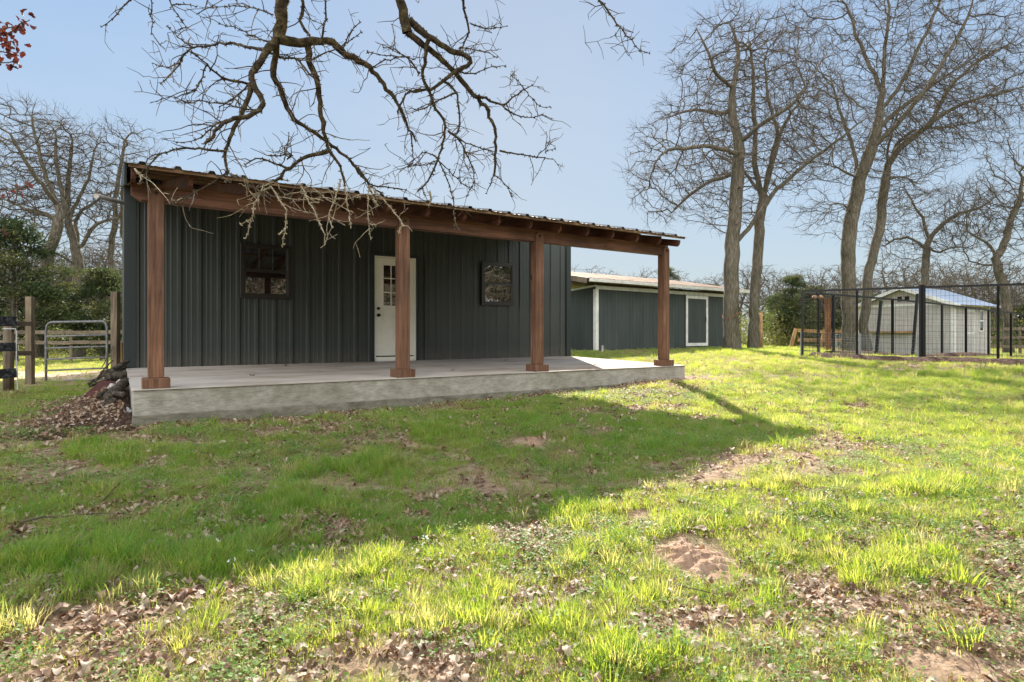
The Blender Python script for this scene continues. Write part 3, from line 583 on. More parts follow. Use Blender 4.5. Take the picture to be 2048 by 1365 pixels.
# ------------------------------------------------------------------ black dog pen
pen = thing('dog_pen', 'black welded wire dog pen with tall square posts on the right lawn', 'pen')
pn0 = P(1605, 600, 16.25)[:2]; pn1 = P(1840, 600, 14.9)[:2]; pn2 = P(2130, 600, 13.55)[:2]
fr0 = P(1637, 600, 17.6)[:2]; fr1 = P(1884, 600, 20.8)[:2]; fr2 = P(2110, 600, 24.3)[:2]
gate_a = P(1785, 600, 19.3)[:2]
def pen_run(A, B, ztopA, ztopB, nposts, thick=.05, wires=True):
    A = np.array(A); B = np.array(B); Ln = np.linalg.norm(B-A); wm = MB()
    for i in range(nposts+1):
        q = A+(B-A)*i/nposts; z1 = ztopA+(ztopB-ztopA)*i/nposts; z0 = float(gh(q[0], q[1]))-.05
        if (i == 0 or i == nposts) or thick < .2:
            mb = MB(); mb.bar((q[0], q[1], z0), (q[0], q[1], z1+.01), thick, thick, (B-A)[0] and tuple(list(B-A)+[0]) or (1, 0, 0)); mb.build('post', M['penblack'], pen)
    mb = MB(); mb.bar((*A, ztopA), (*B, ztopB), .055, .055); mb.build('top_rail', M['penblack'], pen)
    mb = MB(); k = int(Ln/.085)
    def zl(t): q = A+(B-A)*t; return float(gh(q[0], q[1]))+.03
    for i in range(1, k):
        t = i/k; q = A+(B-A)*t; mb.tube([(q[0], q[1], zl(t)), (q[0], q[1], ztopA+(ztopB-ztopA)*t)], .0026, 3, False)
    for j in range(0, 13):
        f = j/12.5; r = [(*(A+(B-A)*t), zl(t)*(1-f)+(ztopA+(ztopB-ztopA)*t)*f) for t in np.linspace(0, 1, 6)]; mb.tube(r, .0026, 3, False)
    mb.build('wire_mesh', M['penblack'], pen)
zt = CZ+1.15
def mid(A, B, px): # point on line AB seen at pixel px
    t = (px-CX)/F_PX; A = np.array(A); B = np.array(B); f = lambda q: (.8328*q[0]-.5535*q[1])-t*(.5535*q[0]+.8328*q[1])
    u = f(A)/(f(A)-f(B)); return A+(B-A)*u
q1 = mid(pn0, pn1, 1714)
pen_run(pn0, q1, zt, zt, 1); pen_run(q1, pn1, zt, zt, 1, .05)
q2 = mid(pn1, pn2, 1996); pen_run(pn1, q2, zt, zt+.0, 1); pen_run(q2, pn2, zt, zt, 1)
mb = MB(); z0 = float(gh(*pn1)); mb.bar((pn1[0]+.02, pn1[1]-.05, z0-.05), (pn1[0]+.02, pn1[1]-.05, zt+.06), .09, .09, (.3, 1, 0)); mb.build('gate_post', M['penblack'], pen)
ztf = lambda px: None
seq = [1637, 1667, 1785, 1884, 1932, 1977, 2022, 2110]; tops = [588, 590, 599, 609, 615, 621, 626, 636]; bot = [712, 714, 714, 716, 717, 719, 720, 722]
Q = []
for x, a, b_ in zip(seq, tops, bot):
    fp = mid(fr0, fr1, x) if x < 1884 else mid(fr1, fr2, x)
    Zq = .5535*fp[0]+.8328*fp[1]; Q.append((fp, CZ+(HY-a)/F_PX*Zq))
for i in range(len(Q)-1): pen_run(Q[i][0], Q[i+1][0], Q[i][1], Q[i+1][1], 1, .06 if i else .05)
pen_run(pn0, Q[0][0], zt, Q[0][1], 1)
for px, y0, y1 in ((1759, 602, 712), (1832, 588, 712)):
    a = mid(fr0, fr1, px); Zq = .5535*a[0]+.8328*a[1]; mb = MB(); lo = P(px-7, y1, Zq-.4); hi = P(px+3, y0, Zq-.4); mb.bar(lo, hi, .075, .075); mb.build('gate_post', M['penblack'], pen)
def floodlight(px, py, Z, label):
    c = P(px, py, Z); o = thing('floodlight', label, 'light', tuple(c), 'floodlights on the dog pen')
    mb = MB(); mb.tube([c+np.array([0, 0, .12]), c+np.array([0, 0, .02])], .02, 8); mb.build('bracket', M['penblack'], o)
    for d in (-.09, .09):
        mb = MB(); e = c+RA*d; mb.tube([e+FA*.06, e-FA*.02, e-FA*.07+np.array([0, 0, -.03])], [.03, .05, .07], 10); mb.build('lamp_head', M['rust'], o, 0, True)
M['rust'] = mat('tan_lamp_housing', (.3, .19, .12), .6)
floodlight(1634, 594, 17.2, 'small tan twin floodlight hanging at the near corner of the dog pen')
M['rust'] = M['black']
floodlight(2042, 633, 23.0, 'small black twin floodlight on the far rail of the dog pen')
def berm(name, pts, wd, h, label):
    pts = resample([np.array([*q, 0.]) for q in pts], .12); V = []; d = np.gradient(pts, axis=0); d /= np.linalg.norm(d, axis=1)[:, None]; nrm = np.stack([-d[:, 1], d[:, 0]], 1); nv = 11
    for j in range(nv):
        u = j/(nv-1)*2-1; w2 = wd*(.75+.5*fbm(pts[:, 0]*1.5, pts[:, 1]*1.5, 2)); q = pts[:, :2]+nrm*(u*w2/2)[:, None]; V.append(np.stack([q[:, 0], q[:, 1], ground(q[:, 0], q[:, 1])-.015+h*(1-u*u)+.05*(1-u*u)*(fbm(q[:, 0]*8, q[:, 1]*8, 3)-.5)], 1))
    V = np.stack(V, 1); n_ = len(pts); ix = np.arange(n_*nv).reshape(n_, nv); Fq = np.stack([ix[:-1, :-1], ix[1:, :-1], ix[1:, 1:], ix[:-1, 1:]], -1).reshape(-1, 4)
    o = mesh_np(name, V.reshape(-1, 3), [Fq], M['mulch'], True); tag(o, label, 'leaf litter', None, 'stuff'); BERM.append((pts[:, :2], wd*.45))
BERM = []
M['mulch'] = mat('dark_leaf_mulch', (.07, .045, .035), .95, 0, .1); noise_col(M['mulch'], [(.03, .018, .014), (.085, .05, .038), (.2, .14, .11)], 22, (1, 1, 1), 8, bump=1., bscale=30, bdist=.05)
berm('mulch_strip', [P(1625, 700, 16.4)[:2], P(1840, 700, 14.75)[:2], P(2140, 700, 13.3)[:2]], .9, .15, 'dark strip of drifted leaves along the front of the dog pen')
berm('mulch_strip', [P(1660, 700, 18.6)[:2], P(1884, 700, 20.6)[:2], P(2110, 700, 24.0)[:2]], .9, .17, 'dark strip of drifted leaves along the far side of the dog pen')
# low wire barrier inside the pen and tree guard
def wirefence(name, label, pts, h, r=.003, sx=.1, sz=.1, m='wire', cat='fence', posts=False):
    root = thing(name, label, cat, (pts[0][0], pts[0][1], float(gh(pts[0][0], pts[0][1]))))
    mb = MB()
    for A, B in zip(pts[:-1], pts[1:]):
        A = np.array(A); B = np.array(B); Ln = np.linalg.norm(B-A); k = max(2, int(Ln/sx))
        zl = lambda t: float(gh(*(A+(B-A)*t)))+.02
        for i in range(k+1):
            t = i/k; q = A+(B-A)*t; z = zl(t); mb.tube([(q[0], q[1], z), (q[0], q[1], z+h)], r, 3, False)
        for j in range(int(h/sz)+1):
            mb.tube([(*(A+(B-A)*t), zl(t)+j*sz) for t in np.linspace(0, 1, 5)], r, 3, False)
    mb.build('wire_mesh', M[m], root)
    if posts:
        for q in pts:
            z = float(gh(*q)); mb = MB(); mb.tube([(q[0], q[1], z-.1), (q[0], q[1], z+h+.03)], .03, 8); mb.build('post', M[m], root)
    return root
c = P(1704, 700, 23.5)[:2]; ring = [(c[0]+.62*math.cos(a), c[1]+.62*math.sin(a)) for a in np.linspace(0, 2*math.pi, 13)]
wirefence('tree_guard', 'silver wire mesh cage round the foot of the thick oak behind the pen', ring, .72, .004, .09, .09, cat='tree guard')
c = P(1735, 700, 25.2)[:2]; ring = [(c[0]+.5*math.cos(a), c[1]+.5*math.sin(a)) for a in np.linspace(0, 2*math.pi, 11)]
wirefence('tree_guard', 'silver wire mesh cage round the foot of the slimmer leaning oak behind the pen', ring, .66, .004, .09, .09, cat='tree guard')
wirefence('wire_fence', 'low silver wire fence along the near side of the dog pen', [P(1603, 700, 16.6)[:2], P(1720, 700, 16.0)[:2], P(1838, 700, 15.3)[:2]], .66, .0018, .07, .08, posts=True)

# ------------------------------------------------------------------ rail fences
def railfence(name, label, posts, ph, rails, pm, rm, lean=None, rr=(.04, .13), pr=.06, rnd=True):
    root = thing(name, label, 'fence', (posts[0][0], posts[0][1], float(gh(*posts[0]))))
    for i, q in enumerate(posts):
        z = float(gh(*q)); le = (0, 0) if not lean else lean[i]; mb = MB()
        if rnd: mb.tube([(q[0]-le[0], q[1]-le[1], z-.1), (q[0], q[1], z+ph)], [pr, pr*.92], 9)
        else: mb.bar((q[0]-le[0], q[1]-le[1], z-.1), (q[0], q[1], z+ph), pr*2, pr*2)
        mb.build('post', M[pm], root, 0)
    for A, B in zip(posts[:-1], posts[1:]):
        for h in rails:
            mb = MB(); j = random.uniform(-.02, .02)
            d = np.array(B)-np.array(A); d = d/np.linalg.norm(d); nrm = np.array([-d[1], d[0]]); nrm *= -np.sign(nrm @ FA[:2])
            a = (*(np.array(A)+nrm*(pr+rr[0]/2)), float(gh(*A))+h+j); b_ = (*(np.array(B)+nrm*(pr+rr[0]/2)), float(gh(*B))+h-j)
            mb.bar(a, b_, rr[0], rr[1]); mb.build('rail', M[rm], root, .004)
    return root
f1 = [P(1592, 690, 28.5)[:2], P(1650, 690, 29.)[:2], P(1697, 690, 29.5)[:2], P(1760, 690, 30.)[:2]]
railfence('rail_fence', 'tan wooden rail fence with leaning round posts behind the dog pen', f1, 1.08, (.12, .55, .98), 'tanwood_v', 'tanwood', [(RA*.32)[:2], (RA*.3)[:2], (0, 0), (0, 0)], (.05, .16), .09)
f1 = [P(x, 690, Z)[:2] for x, Z in ((1978, 27.5), (2040, 27.), (2110, 26.5))]
railfence('rail_fence', 'grey weathered rail fence right of the small pale shed', f1, 1.25, (.35, .75, 1.15), 'greywood_v', 'greywood')
c = P(1657, 700, 24.5); z = float(gh(c[0], c[1])); mb = MB(); mb.bar((c[0], c[1], z-.1), (c[0]-.08, c[1], CZ+1.45), .17, .17); o = mb.build('timber_post', M['redwood_v'], None, .008); tag(o, 'tall rust red timber post standing left of the guarded oak', 'post')
c = P(1521, 690, 23.8); z = float(gh(c[0], c[1])); o = thing('fence_post', 'round tan fence post bound with wire at the end of the long shed', 'post', (c[0], c[1], z))
mb = MB(); mb.tube([(c[0], c[1], z-.1), (c[0], c[1], z+1.45)], [.09, .085], 12); mb.build('pole', M['tanwood_v'], o, 0, True)
for h in (.45, .62, .85, 1.1):
    mb = MB(); mb.tube([(c[0]+.1*math.cos(a), c[1]+.1*math.sin(a), z+h+.02*math.sin(3*a)) for a in np.linspace(0, 6.28, 14)], .008, 4, False); mb.build('wire_band', M['wire'], o)

# left: gate and fences
def up(px, Z): q = P(px, 700, Z); return q[0], q[1], float(gh(q[0], q[1]))
ga = P(90, 700, 12.3); gb = P(214, 700, 12.3)
gate = thing('tube_gate', 'grey tubular steel field gate with rounded top corners', 'gate', (ga[0], ga[1], float(gh(ga[0], ga[1]))))
A = P(92, 766, 12.3); T = P(92, 645, 12.3); B = P(214, 760, 12.3); TB = P(214, 643, 12.3)
dv = (B-A); dv[2] = 0
def gp(u, v): base = A+(B-A)*u; top = T+(TB-T)*u; return base+(top-base)*v
mb = MB(); mb.tube([gp(0, 0), gp(0, .5), gp(0, .86), gp(.012, .93), gp(.04, .975), gp(.09, 1), gp(.5, 1), gp(.93, 1), gp(.97, .98), gp(.99, .94), gp(1, .88), gp(1, .4), gp(1, 0)], .024, 10, True); mb.build('outer_tube', M['galv'], gate, 0, True)
for v in (.015, .2, .385, .57, .765):
    mb = MB(); mb.tube([gp(.01, v), gp(.5, v+.002), gp(.99, v)], .019, 8); mb.build('cross_tube', M['galv'], gate, 0, True)
x, y_, z = up(60, 11.6); mb = MB(); mb.bar((x, y_, z-.1), (x, y_, CZ+(HY-594)/F_PX*11.6), .125, .1, tuple(FA)); o = mb.build('timber_post', M['greywood_v'], None, .006); tag(o, 'tall weathered square post left of the steel gate', 'post')
x, y_, z = up(231, 12.1); mb = MB(); mb.bar((x, y_, z-.1), (x, y_, CZ+(HY-584)/F_PX*12.1), .13, .12, tuple(FA)); o = mb.build('timber_post', M['greywood_v'], None, .006); tag(o, 'tall dark weathered post between the steel gate and the barn', 'post')
x, y_, z = up(242, 13.5); mb = MB(); mb.tube([(x, y_, z-.1), (x-.02, y_, CZ+(HY-686)/F_PX*13.5)], .06, 10); o = mb.build('round_post', M['tanwood_v']); tag(o, 'short round brown post tucked against the barn corner', 'post')
# near fence with dark boards
bf = thing('board_fence', 'fence of dark peeling boards on a thick round post at the left edge', 'fence', tuple(P(18, 785, 9.8)))
x, y_, z = up(17, 10.2); mb = MB(); mb.tube([(x, y_, z-.1), (x, y_, CZ+(HY-652)/F_PX*10.2)], [.08, .075], 14); mb.build('post', M['greywood_v'], bf, 0, True)
for (xa, ya, xb, yb, h) in ((-260, 646, 32, 643, .165), (-260, 700, 31, 694, .145), (-260, 768, 33, 746, .16)):
    mb = MB(); mb.bar(P(xa, ya, 7.9), P(xb, yb, 10.05), .035, h); mb.build('board', M['darkboard'], bf, .004)
mb = MB(); mb.tube([P(6, 658, 10.02), P(31, 658, 10.02), P(33, 664, 10.02), P(33, 735, 10.02), P(35, 745, 10.02), P(35, 790, 10.02)], .009, 6); mb.build('white_pipe', M['white'], bf)
o = thing('short_rails', 'pair of short rails joining the left round post to the tall square post', 'fence', tuple(P(33, 700, 11.)))
for ya in (648, 707): mb = MB(); mb.bar(P(22, ya, 10.4), P(64, ya, 11.5), .05, .085); mb.build('rail', M['greywood'], o, .004)
f1 = [P(x, 690, Z)[:2] for x, Z in ((-260, 19), (20, 19.5), (142, 20), (260, 20.5), (420, 21))]
railfence('rail_fence', 'far two rail fence across the field behind the steel gate', f1, 1.12, (.68, 1.02), 'greywood_v', 'greywood', None, (.04, .12), .05)

# ------------------------------------------------------------------ wood pile
pile_n = 0
def heap():
    V = []; Fm = []; nu, nv = 40, 60
    for i in range(nu):
        for j in range(nv):
            s = -1.15+1.27*i/(nu-1); p = 6.7+4.6*j/(nv-1)
            h = .62*math.exp(-((s+.0)/.36)**2)*float(.2*ss(6.7, 7.6, p)+.22*ss(8, 9.3, p))*(1-float(ss(10.6, 11.3, p)))+.05*math.exp(-((s+.4)/.4)**2)*float(ss(6.6, 7.4, p))*(1-float(ss(9, 10, p)))
            h *= float(1-ss(-.9, -2.0, s)*1) if False else 1
            e = min(1, (s+1.15)/.5)
            V.append((s, p, float(ground(s, p))-.03*(1-e)-.01+h*e+.05*(float(fbm(np.array(s*7.), np.array(p*7.), 1))-.5)))
    for i in range(nu-1):
        for j in range(nv-1): a = i*nv+j; Fm.append((a, a+nv, a+nv+1, a+1))
    o = mesh_np('leaf_heap', np.array(V), [np.array(Fm)], M['heap'], True); tag(o, 'heap of rotting leaves and soil banked against the left end of the slab', 'heap')
    return o
M['logbark'] = bark('dark_rotting_bark', (.022, .018, .015), (.06, .05, .042), (.13, .115, .10))
M['heap'] = mat('leaf_mould', (.1, .06, .045), .95, 0, .1); noise_col(M['heap'], [(.03, .018, .013), (.075, .047, .035), (.15, .10, .075)], 18, (1, 1, 1), 8, bump=1., bscale=30, bdist=.05)
heap()
def log(a, b, r0, r1, label, name='log'):
    global pile_n
    a = np.array(a, float)*1.; b = np.array(b, float)*1.; a[2] += .03; b[2] += .05; pts = []; rs = []
    for t in np.linspace(0, 1, 9):
        pts.append(a+(b-a)*t+np.array([0, 0, .05*np.linalg.norm(b-a)*math.sin(3*t)])*np.array([1, 1, .5])+rng.normal(0, .003, 3)); rs.append((r0+(r1-r0)*t)*(1+rng.normal(0, .035)))
    mb = MB(); mb.tube(pts, rs, 10); o = mb.build(name, M['logbark'], None, 0, True); tag(o, label, 'log' if name == 'log' else 'branch', 'old timber on the leaf heap'); return o
log(P(203, 821, 6.6), P(232, 812, 6.75), .052, .045, 'short dark log lying lowest on the leaf heap')
log(P(212, 808, 6.9), P(252, 772, 7.4), .07, .055, 'thick curved log leaning up the leaf heap against the slab')
log(P(215, 762, 8.4), P(252, 757, 8.6), .075, .07, 'stout log lying across the top of the heap')
log(P(205, 752, 9.2), P(250, 742, 9.6), .05, .04, 'dark log at the back of the heap near the barn wall')
log(P(180, 778, 7.9), P(224, 764, 8.3), .018, .012, 'thin bent branch on the left flank of the heap', 'branch')
log(P(190, 768, 8.2), P(226, 728, 9.0), .014, .008, 'thin branch sticking up from the heap towards the gate', 'branch')
log(P(196, 800, 7.0), P(214, 790, 7.2), .03, .024, 'short broken branch end poking out of the leaves left of the red-brown board', 'branch')
log(P(222, 748, 9.0), P(256, 730, 9.4), .045, .035, 'dark stick lying highest against the barn corner', 'branch')
log(P(228, 792, 7.0), P(250, 800, 6.9), .035, .03, 'stubby dark piece of wood beside the thick curved log')
log(P(176, 772, 8.6), P(232, 748, 9.0), .022, .016, 'long thin branch across the back of the heap', 'branch')
log(P(205, 738, 9.3), P(228, 700, 9.9), .008, .004, 'wispy twig standing up behind the heap', 'branch')
for (a, b_, hx, w_, m_, lab) in ((P(186, 794, 7.4), P(218, 764, 7.9), .025, .2, 'redboard', 'dark red-brown board leaning on the leaf heap'),):
    mb = MB(); mb.bar(a, b_, w_, hx, tuple((-FA*.6+np.array([0, 0, 1]))+RA*.3)); o = mb.build('board', M[m_], None, .004); tag(o, lab, 'board', 'old timber on the leaf heap')
for (px, py, Z, w_, h_, rot, lab) in ((223, 780, 7.5, .09, .15, .5, 'pale broken block beside the red-brown board'), (245, 769, 7.5, .13, .09, -.4, 'pale flat stone on top of the curved log')):
    c = P(px, py, Z); mb = MB(); mb.box(-w_/2, w_/2, -.04, .04, -h_/2, h_/2); o = mb.build('stone_block', M['stone'], None, .012); o.location = c; o.rotation_euler = (.5, .3, rot); tag(o, lab, 'block', 'pale blocks on the leaf heap')
c = P(256, 830, 6.3); mb = MB()
for k in range(7):
    a = rng.normal(0, .03, (3, 3)); 
    for j in range(3): a[j] += np.array([0, 0, .02*k-.04])
    mb.add([c+a[0], c+a[1], c+a[2]], [(0, 1, 2)])
o = mb.build('plastic_scrap', M['white']); tag(o, 'crumpled white plastic scrap at the slab corner', 'scrap')

# ------------------------------------------------------------------ trees
def tubes_np(chains, radii, nside):
    """list of (k,3) arrays -> verts, quads"""
    V = []; Fq = []; base = 0
    ang = np.arange(nside)*2*np.pi/nside; ca, sa = np.cos(ang), np.sin(ang)
    for c, r in zip(chains, radii):
        k = len(c); t = np.empty_like(c); t[1:-1] = c[2:]-c[:-2]; t[0] = c[1]-c[0]; t[-1] = c[-1]-c[-2]
        t /= np.linalg.norm(t, axis=1)[:, None]+1e-9
        m_ = t.mean(0); ref = np.array([1., 0, 0]) if abs(m_[0]) < .6*np.linalg.norm(m_)+1e-9 else np.array([0, 1., 0])
        u = np.cross(t, ref); u /= np.linalg.norm(u, axis=1)[:, None]+1e-9; v = np.cross(t, u)
        ring = c[:, None, :]+r[:, None, None]*(u[:, None, :]*ca[None, :, None]+v[:, None, :]*sa[None, :, None])
        V.append(ring.reshape(-1, 3))
        i = np.arange(k-1)[:, None]*nside; j = np.arange(nside)[None]; j2 = (j+1) % nside
        Fq.append(np.stack([base+i+j, base+i+j2, base+i+nside+j2, base+i+nside+j], -1).reshape(-1, 4)); base += k*nside
    return np.concatenate(V), np.concatenate(Fq)
def grow(skel, blobs, nattr, step=.28, kill=.42, infl=3.0, rbase=.3, rtip=.0062, gnarl=.28, twigs=3.6, iters=110, maxn=13000, expo=.62, twl=.5):
    pos = []; par = []
    for pl in skel:
        pts = resample(pl, step, step*.07)
        if not pos: prev = -1
        else:
            d = np.linalg.norm(np.array(pos)-pts[0], axis=1); prev = int(d.argmin()); pts = pts[1:]
        for q in pts: pos.append(q); par.append(prev); prev = len(pos)-1
    nsk = len(pos)
    A = []
    tot = sum(b[2][0]*b[2][1]*b[2][2] for b in blobs)
    for c, ax, r in blobs:
        k = int(nattr*r[0]*r[1]*r[2]/tot); u = rng.normal(size=(k, 3)); u /= np.linalg.norm(u, axis=1)[:, None]; u *= rng.random(k)[:, None]**(1/2.6)
        A.append(np.asarray(c)+u[:, :1]*r[0]*ax[0]+u[:, 1:2]*r[1]*ax[1]+u[:, 2:]*r[2]*np.array([0, 0, 1.]))
    A = np.concatenate(A); PN = np.array(pos)
    nd = np.full(len(A), 1e9); ni = np.zeros(len(A), int)
    def upd(PNn, off):
        nonlocal nd, ni
        for s in range(0, len(PNn), 400):
            d = np.linalg.norm(A[:, None]-PNn[None, s:s+400], axis=2); j = d.argmin(1); dm = d[np.arange(len(A)), j]; w_ = dm < nd; nd[w_] = dm[w_]; ni[w_] = j[w_]+off+s
    upd(PN, 0)
    PL = [PN]; total = len(PN); ALL = PN
    for it in range(iters):
        keep = nd > kill; A = A[keep]; nd = nd[keep]; ni = ni[keep]
        if len(A) < 5 or total > maxn: break
        act = nd < infl
        if not act.any():
            infl *= 1.5; continue
        ids = ni[act]; v = A[act]-ALL[ids]; v /= np.linalg.norm(v, axis=1)[:, None]
        uq, inv = np.unique(ids, return_inverse=True); acc = np.zeros((len(uq), 3)); np.add.at(acc, inv, v)
        acc /= np.linalg.norm(acc, axis=1)[:, None]+1e-6
        acc += rng.normal(0, gnarl, acc.shape); acc /= np.linalg.norm(acc, axis=1)[:, None]
        new = ALL[uq]+acc*step*rng.uniform(.7, 1.2, (len(uq), 1))
        off = total; par += list(uq); ALL = np.concatenate([ALL, new]); total += len(new); upd(new, off)
    n = len(ALL); par = np.array(par)
    cnt = np.ones(n)
    for i in range(n-1, 0, -1):
        if par[i] >= 0: cnt[par[i]] += cnt[i]
    rad = rtip+(rbase-rtip)*(cnt/cnt[0])**expo
    ch = [[] for _ in range(n)]
    for i in range(1, n):
        if par[i] >= 0: ch[par[i]].append(i)
    thick = ([], []); thin = ([], []); stack = [(0, -1)]
    while stack:
        i, pp = stack.pop(); seq = [i]
        j = i
        while ch[j]:
            c = sorted(ch[j], key=lambda q: -cnt[q]); 
            for q in c[1:]: stack.append((q, j))
            j = c[0]; seq.append(j)
        if pp >= 0: pts = np.concatenate([[ALL[pp]], ALL[seq]]); rr = np.concatenate([[min(rad[pp], rad[seq[0]]*1.15)], rad[seq]])
        else: pts = ALL[seq]; rr = rad[seq]
        if len(pts) < 2: continue
        (thick if rr[0] > rbase*.22 else thin)[0].append(pts); (thick if rr[0] > rbase*.22 else thin)[1].append(rr)
    # twigs on slender nodes
    T = ([], [])
    if twigs:
        cand = np.where(rad < rtip*4.5)[0]; cand = cand[cand >= 1]
        dirp = ALL-ALL[np.maximum(par, 0)]
        for i in cand:
            for _ in range(rng.poisson(twigs)):
                d = dirp[i]/(np.linalg.norm(dirp[i])+1e-6)+rng.normal(0, .6, 3); d /= np.linalg.norm(d); ln = twl*rng.uniform(.4, 1.2)
                a = ALL[i]; b = a+d*ln*.5; d2 = d+rng.normal(0, .4, 3); c = b+d2/np.linalg.norm(d2)*ln*.5
                T[0].append(np.array([a, b, c])); T[1].append(np.array([rtip*.8, rtip*.65, rtip*.45]))
    return thick, thin, T, (ALL, rad)
def make_tree(name, label, cat, base, res, group=None, bm='bark', tm='twig', sides=(10, 5, 3)):
    thick, thin, T, _ = res
    root = thing(name, label, cat, tuple(base), group)
    V, Fq = tubes_np(*thick, sides[0]); o = mesh_np('trunk', V-np.array(base), [Fq], M[bm], True, root)
    VV = []; FF = []; b = 0
    for (c, ns) in ((thin, sides[1]), (T, sides[2])):
        if c[0]: v, f = tubes_np(*c, ns); VV.append(v); FF.append(f+b); b += len(v)
    o = mesh_np('crown', np.concatenate(VV)-np.array(base), FF, M[tm], False, root)
    return root
def copy_tree(o, loc, rz, sc, label=None):
    r = o.copy(); COL.objects.link(r); r.location = loc; r.rotation_euler = (0, 0, rz); r.scale = sc if hasattr(sc, '__len__') else (sc,)*3
    if label: r['label'] = label
    for ch in o.children: c = ch.copy(); COL.objects.link(c); c.parent = r
    return r
def crop(ox, oy, sc, Z, pts):  # traced points (crop pixels) -> world, optional third value = depth offset
    return [P(ox+q[0]/sc, oy+q[1]/sc, Z+(q[2] if len(q) > 2 else 0)) for q in pts]
def blob(px, py, Z, rx, ry, rz): k = Z/F_PX; return (P(px, py, Z), (RA, FA), (rx*k, rz, ry*k))
def K(pts, Z): return crop(1200, 0, 1.9505, Z, pts)
def grd(px, Z): c = P(px, 700, Z); return np.array([c[0], c[1], float(gh(c[0], c[1]))])
def tree(px, Z, skel, blobs, nattr, label, rbase, **kw):
    b = grd(px, Z); skel = [[b-np.array([0, 0, .15]), b+np.array([0, 0, .25])]+skel[0]]+skel[1:]
    res = grow(skel, blobs, nattr, rbase=rbase, **kw)
    # root flare
    th = res[0]; th[1][0][:3] *= np.array([1.35, 1.22, 1.08])[:len(th[1][0][:3])]
    return make_tree('oak_tree', label, 'tree', b, res)
Z1 = 20.5
tree(1463, Z1, [K([(513, 1250), (514, 1100), (515, 960), (525, 850), (532, 740), (540, 640), (545, 560), (525, 480), (508, 420), (518, 340), (545, 240), (540, 160), (505, 90)], Z1),
   K([(520, 960), (560, 915, .3), (610, 850, .6), (690, 740, .8), (800, 640, .8), (900, 570, .4), (980, 510, 0), (1080, 420, 0)], Z1),
   K([(545, 600), (500, 590, -.6), (430, 568, -1.2), (330, 576, -1.6), (220, 590, -1.8), (200, 680, -2)], Z1),
   K([(535, 680), (440, 700, .8), (350, 760, 1.5), (280, 830, 1.8)], Z1),
   K([(545, 560), (600, 500, -.4), (640, 470, -.9), (740, 430, -1.3), (800, 340, -1.6)], Z1),
   K([(508, 440), (440, 440, 1), (350, 430, 1.6), (260, 460, 2)], Z1),
   K([(518, 340), (450, 290, -.8), (420, 200, -1.4), (380, 120, -1.6)], Z1)],
   [blob(1470, 150, Z1, 150, 145, 2.6), blob(1370, 320, Z1, 135, 120, 2.6), blob(1560, 230, Z1, 130, 170, 2.4), blob(1330, 400, Z1, 85, 60, 1.6), blob(1450, 420, Z1, 80, 50, 1.5)], 5600,
   'tall bare oak with a pale forked trunk standing in front of the long shed', .25)
Z2 = 23.0
tree(1508, Z2, [K([(598, 1250), (605, 1100), (615, 980), (620, 870), (636, 770), (655, 700), (680, 610), (700, 530), (730, 460), (790, 390)], Z2),
   K([(636, 770), (610, 700), (600, 600), (610, 560), (598, 430), (600, 300), (585, 180)], Z2), K([(636, 770), (590, 700, .6), (540, 650, 1), (450, 600, 1.6)], Z2),
   K([(640, 760), (660, 640, -.5), (700, 520, -1), (660, 400, -1.2), (640, 250, -1.4)], Z2)],
   [blob(1510, 180, Z2, 120, 150, 2.6), blob(1590, 250, Z2, 90, 140, 2.4), blob(1440, 330, Z2, 90, 120, 2)], 3300,
   'slimmer bare oak with a rough dark trunk at the end of the long shed', .19)
Z3 = 24.0
tree(1699, Z3, [K([(968, 1280), (970, 1160), (968, 1050), (972, 900), (990, 800), (1020, 680), (1060, 580), (1090, 460), (1105, 330), (1108, 220), (1120, 120), (1130, 30), (1120, -60)], Z3),
   K([(1000, 740), (1000, 600, .6), (960, 500, 1), (930, 420, 1.4), (900, 300, 1.8)], Z3),
   K([(1060, 580), (1150, 500, -.6), (1250, 380, -1), (1330, 260, -1.4), (1400, 140, -1.6), (1450, 20, -1.8)], Z3),
   K([(1080, 500), (1180, 420, .8), (1290, 340, 1.4), (1420, 250, 2), (1560, 160, 2.4)], Z3),
   K([(1095, 430), (1180, 330, 0), (1230, 210, 0), (1290, 90, 0), (1340, -20, 0)], Z3),
   K([(1100, 350), (1040, 240, .6), (1000, 130, 1), (960, 20, 1)], Z3), K([(985, 830), (920, 780, -1), (860, 850, -1.6), (800, 900, -2)], Z3), K([(1010, 700), (920, 650, -1), (840, 640, -1.8), (790, 600, -2)], Z3)],
   [blob(1750, 60, Z3, 200, 160, 3.4), blob(1850, 200, Z3, 170, 130, 3.0), blob(1680, 270, Z3, 110, 110, 2.6), blob(1640, 420, Z3, 75, 55, 1.8), blob(1900, 40, Z3, 150, 120, 3), blob(1780, 330, Z3, 90, 70, 2)], 7500,
   'thick tall bare oak rising behind the left half of the dog pen', .27, maxn=16000)
Z4 = 25.5
tree(1733, Z4, [K([(1025, 1270), (1040, 1180), (1045, 1080), (1075, 960), (1095, 860), (1110, 720), (1130, 620), (1190, 560), (1290, 480), (1400, 410), (1520, 370), (1650, 340)], Z4),
   K([(1110, 700), (1150, 560, .5), (1240, 500, 1), (1350, 500, 1.8), (1500, 470, 2.2)], Z4), K([(1120, 650), (1130, 540, -.8), (1170, 420, -1.4), (1200, 300, -2)], Z4),
   K([(1290, 480), (1370, 330, 0), (1470, 240, 0), (1600, 170, 0)], Z4), K([(1110, 700), (1180, 690, 1), (1250, 720, 1.6)], Z4)],
   [blob(1900, 200, Z4, 160, 100, 3), blob(2010, 150, Z4, 110, 120, 3), blob(1850, 280, Z4, 170, 60, 2.6), blob(1820, 380, Z4, 70, 50, 2)], 4800,
   'leaning bare oak with a twisted trunk just right of the thick tall oak', .19)
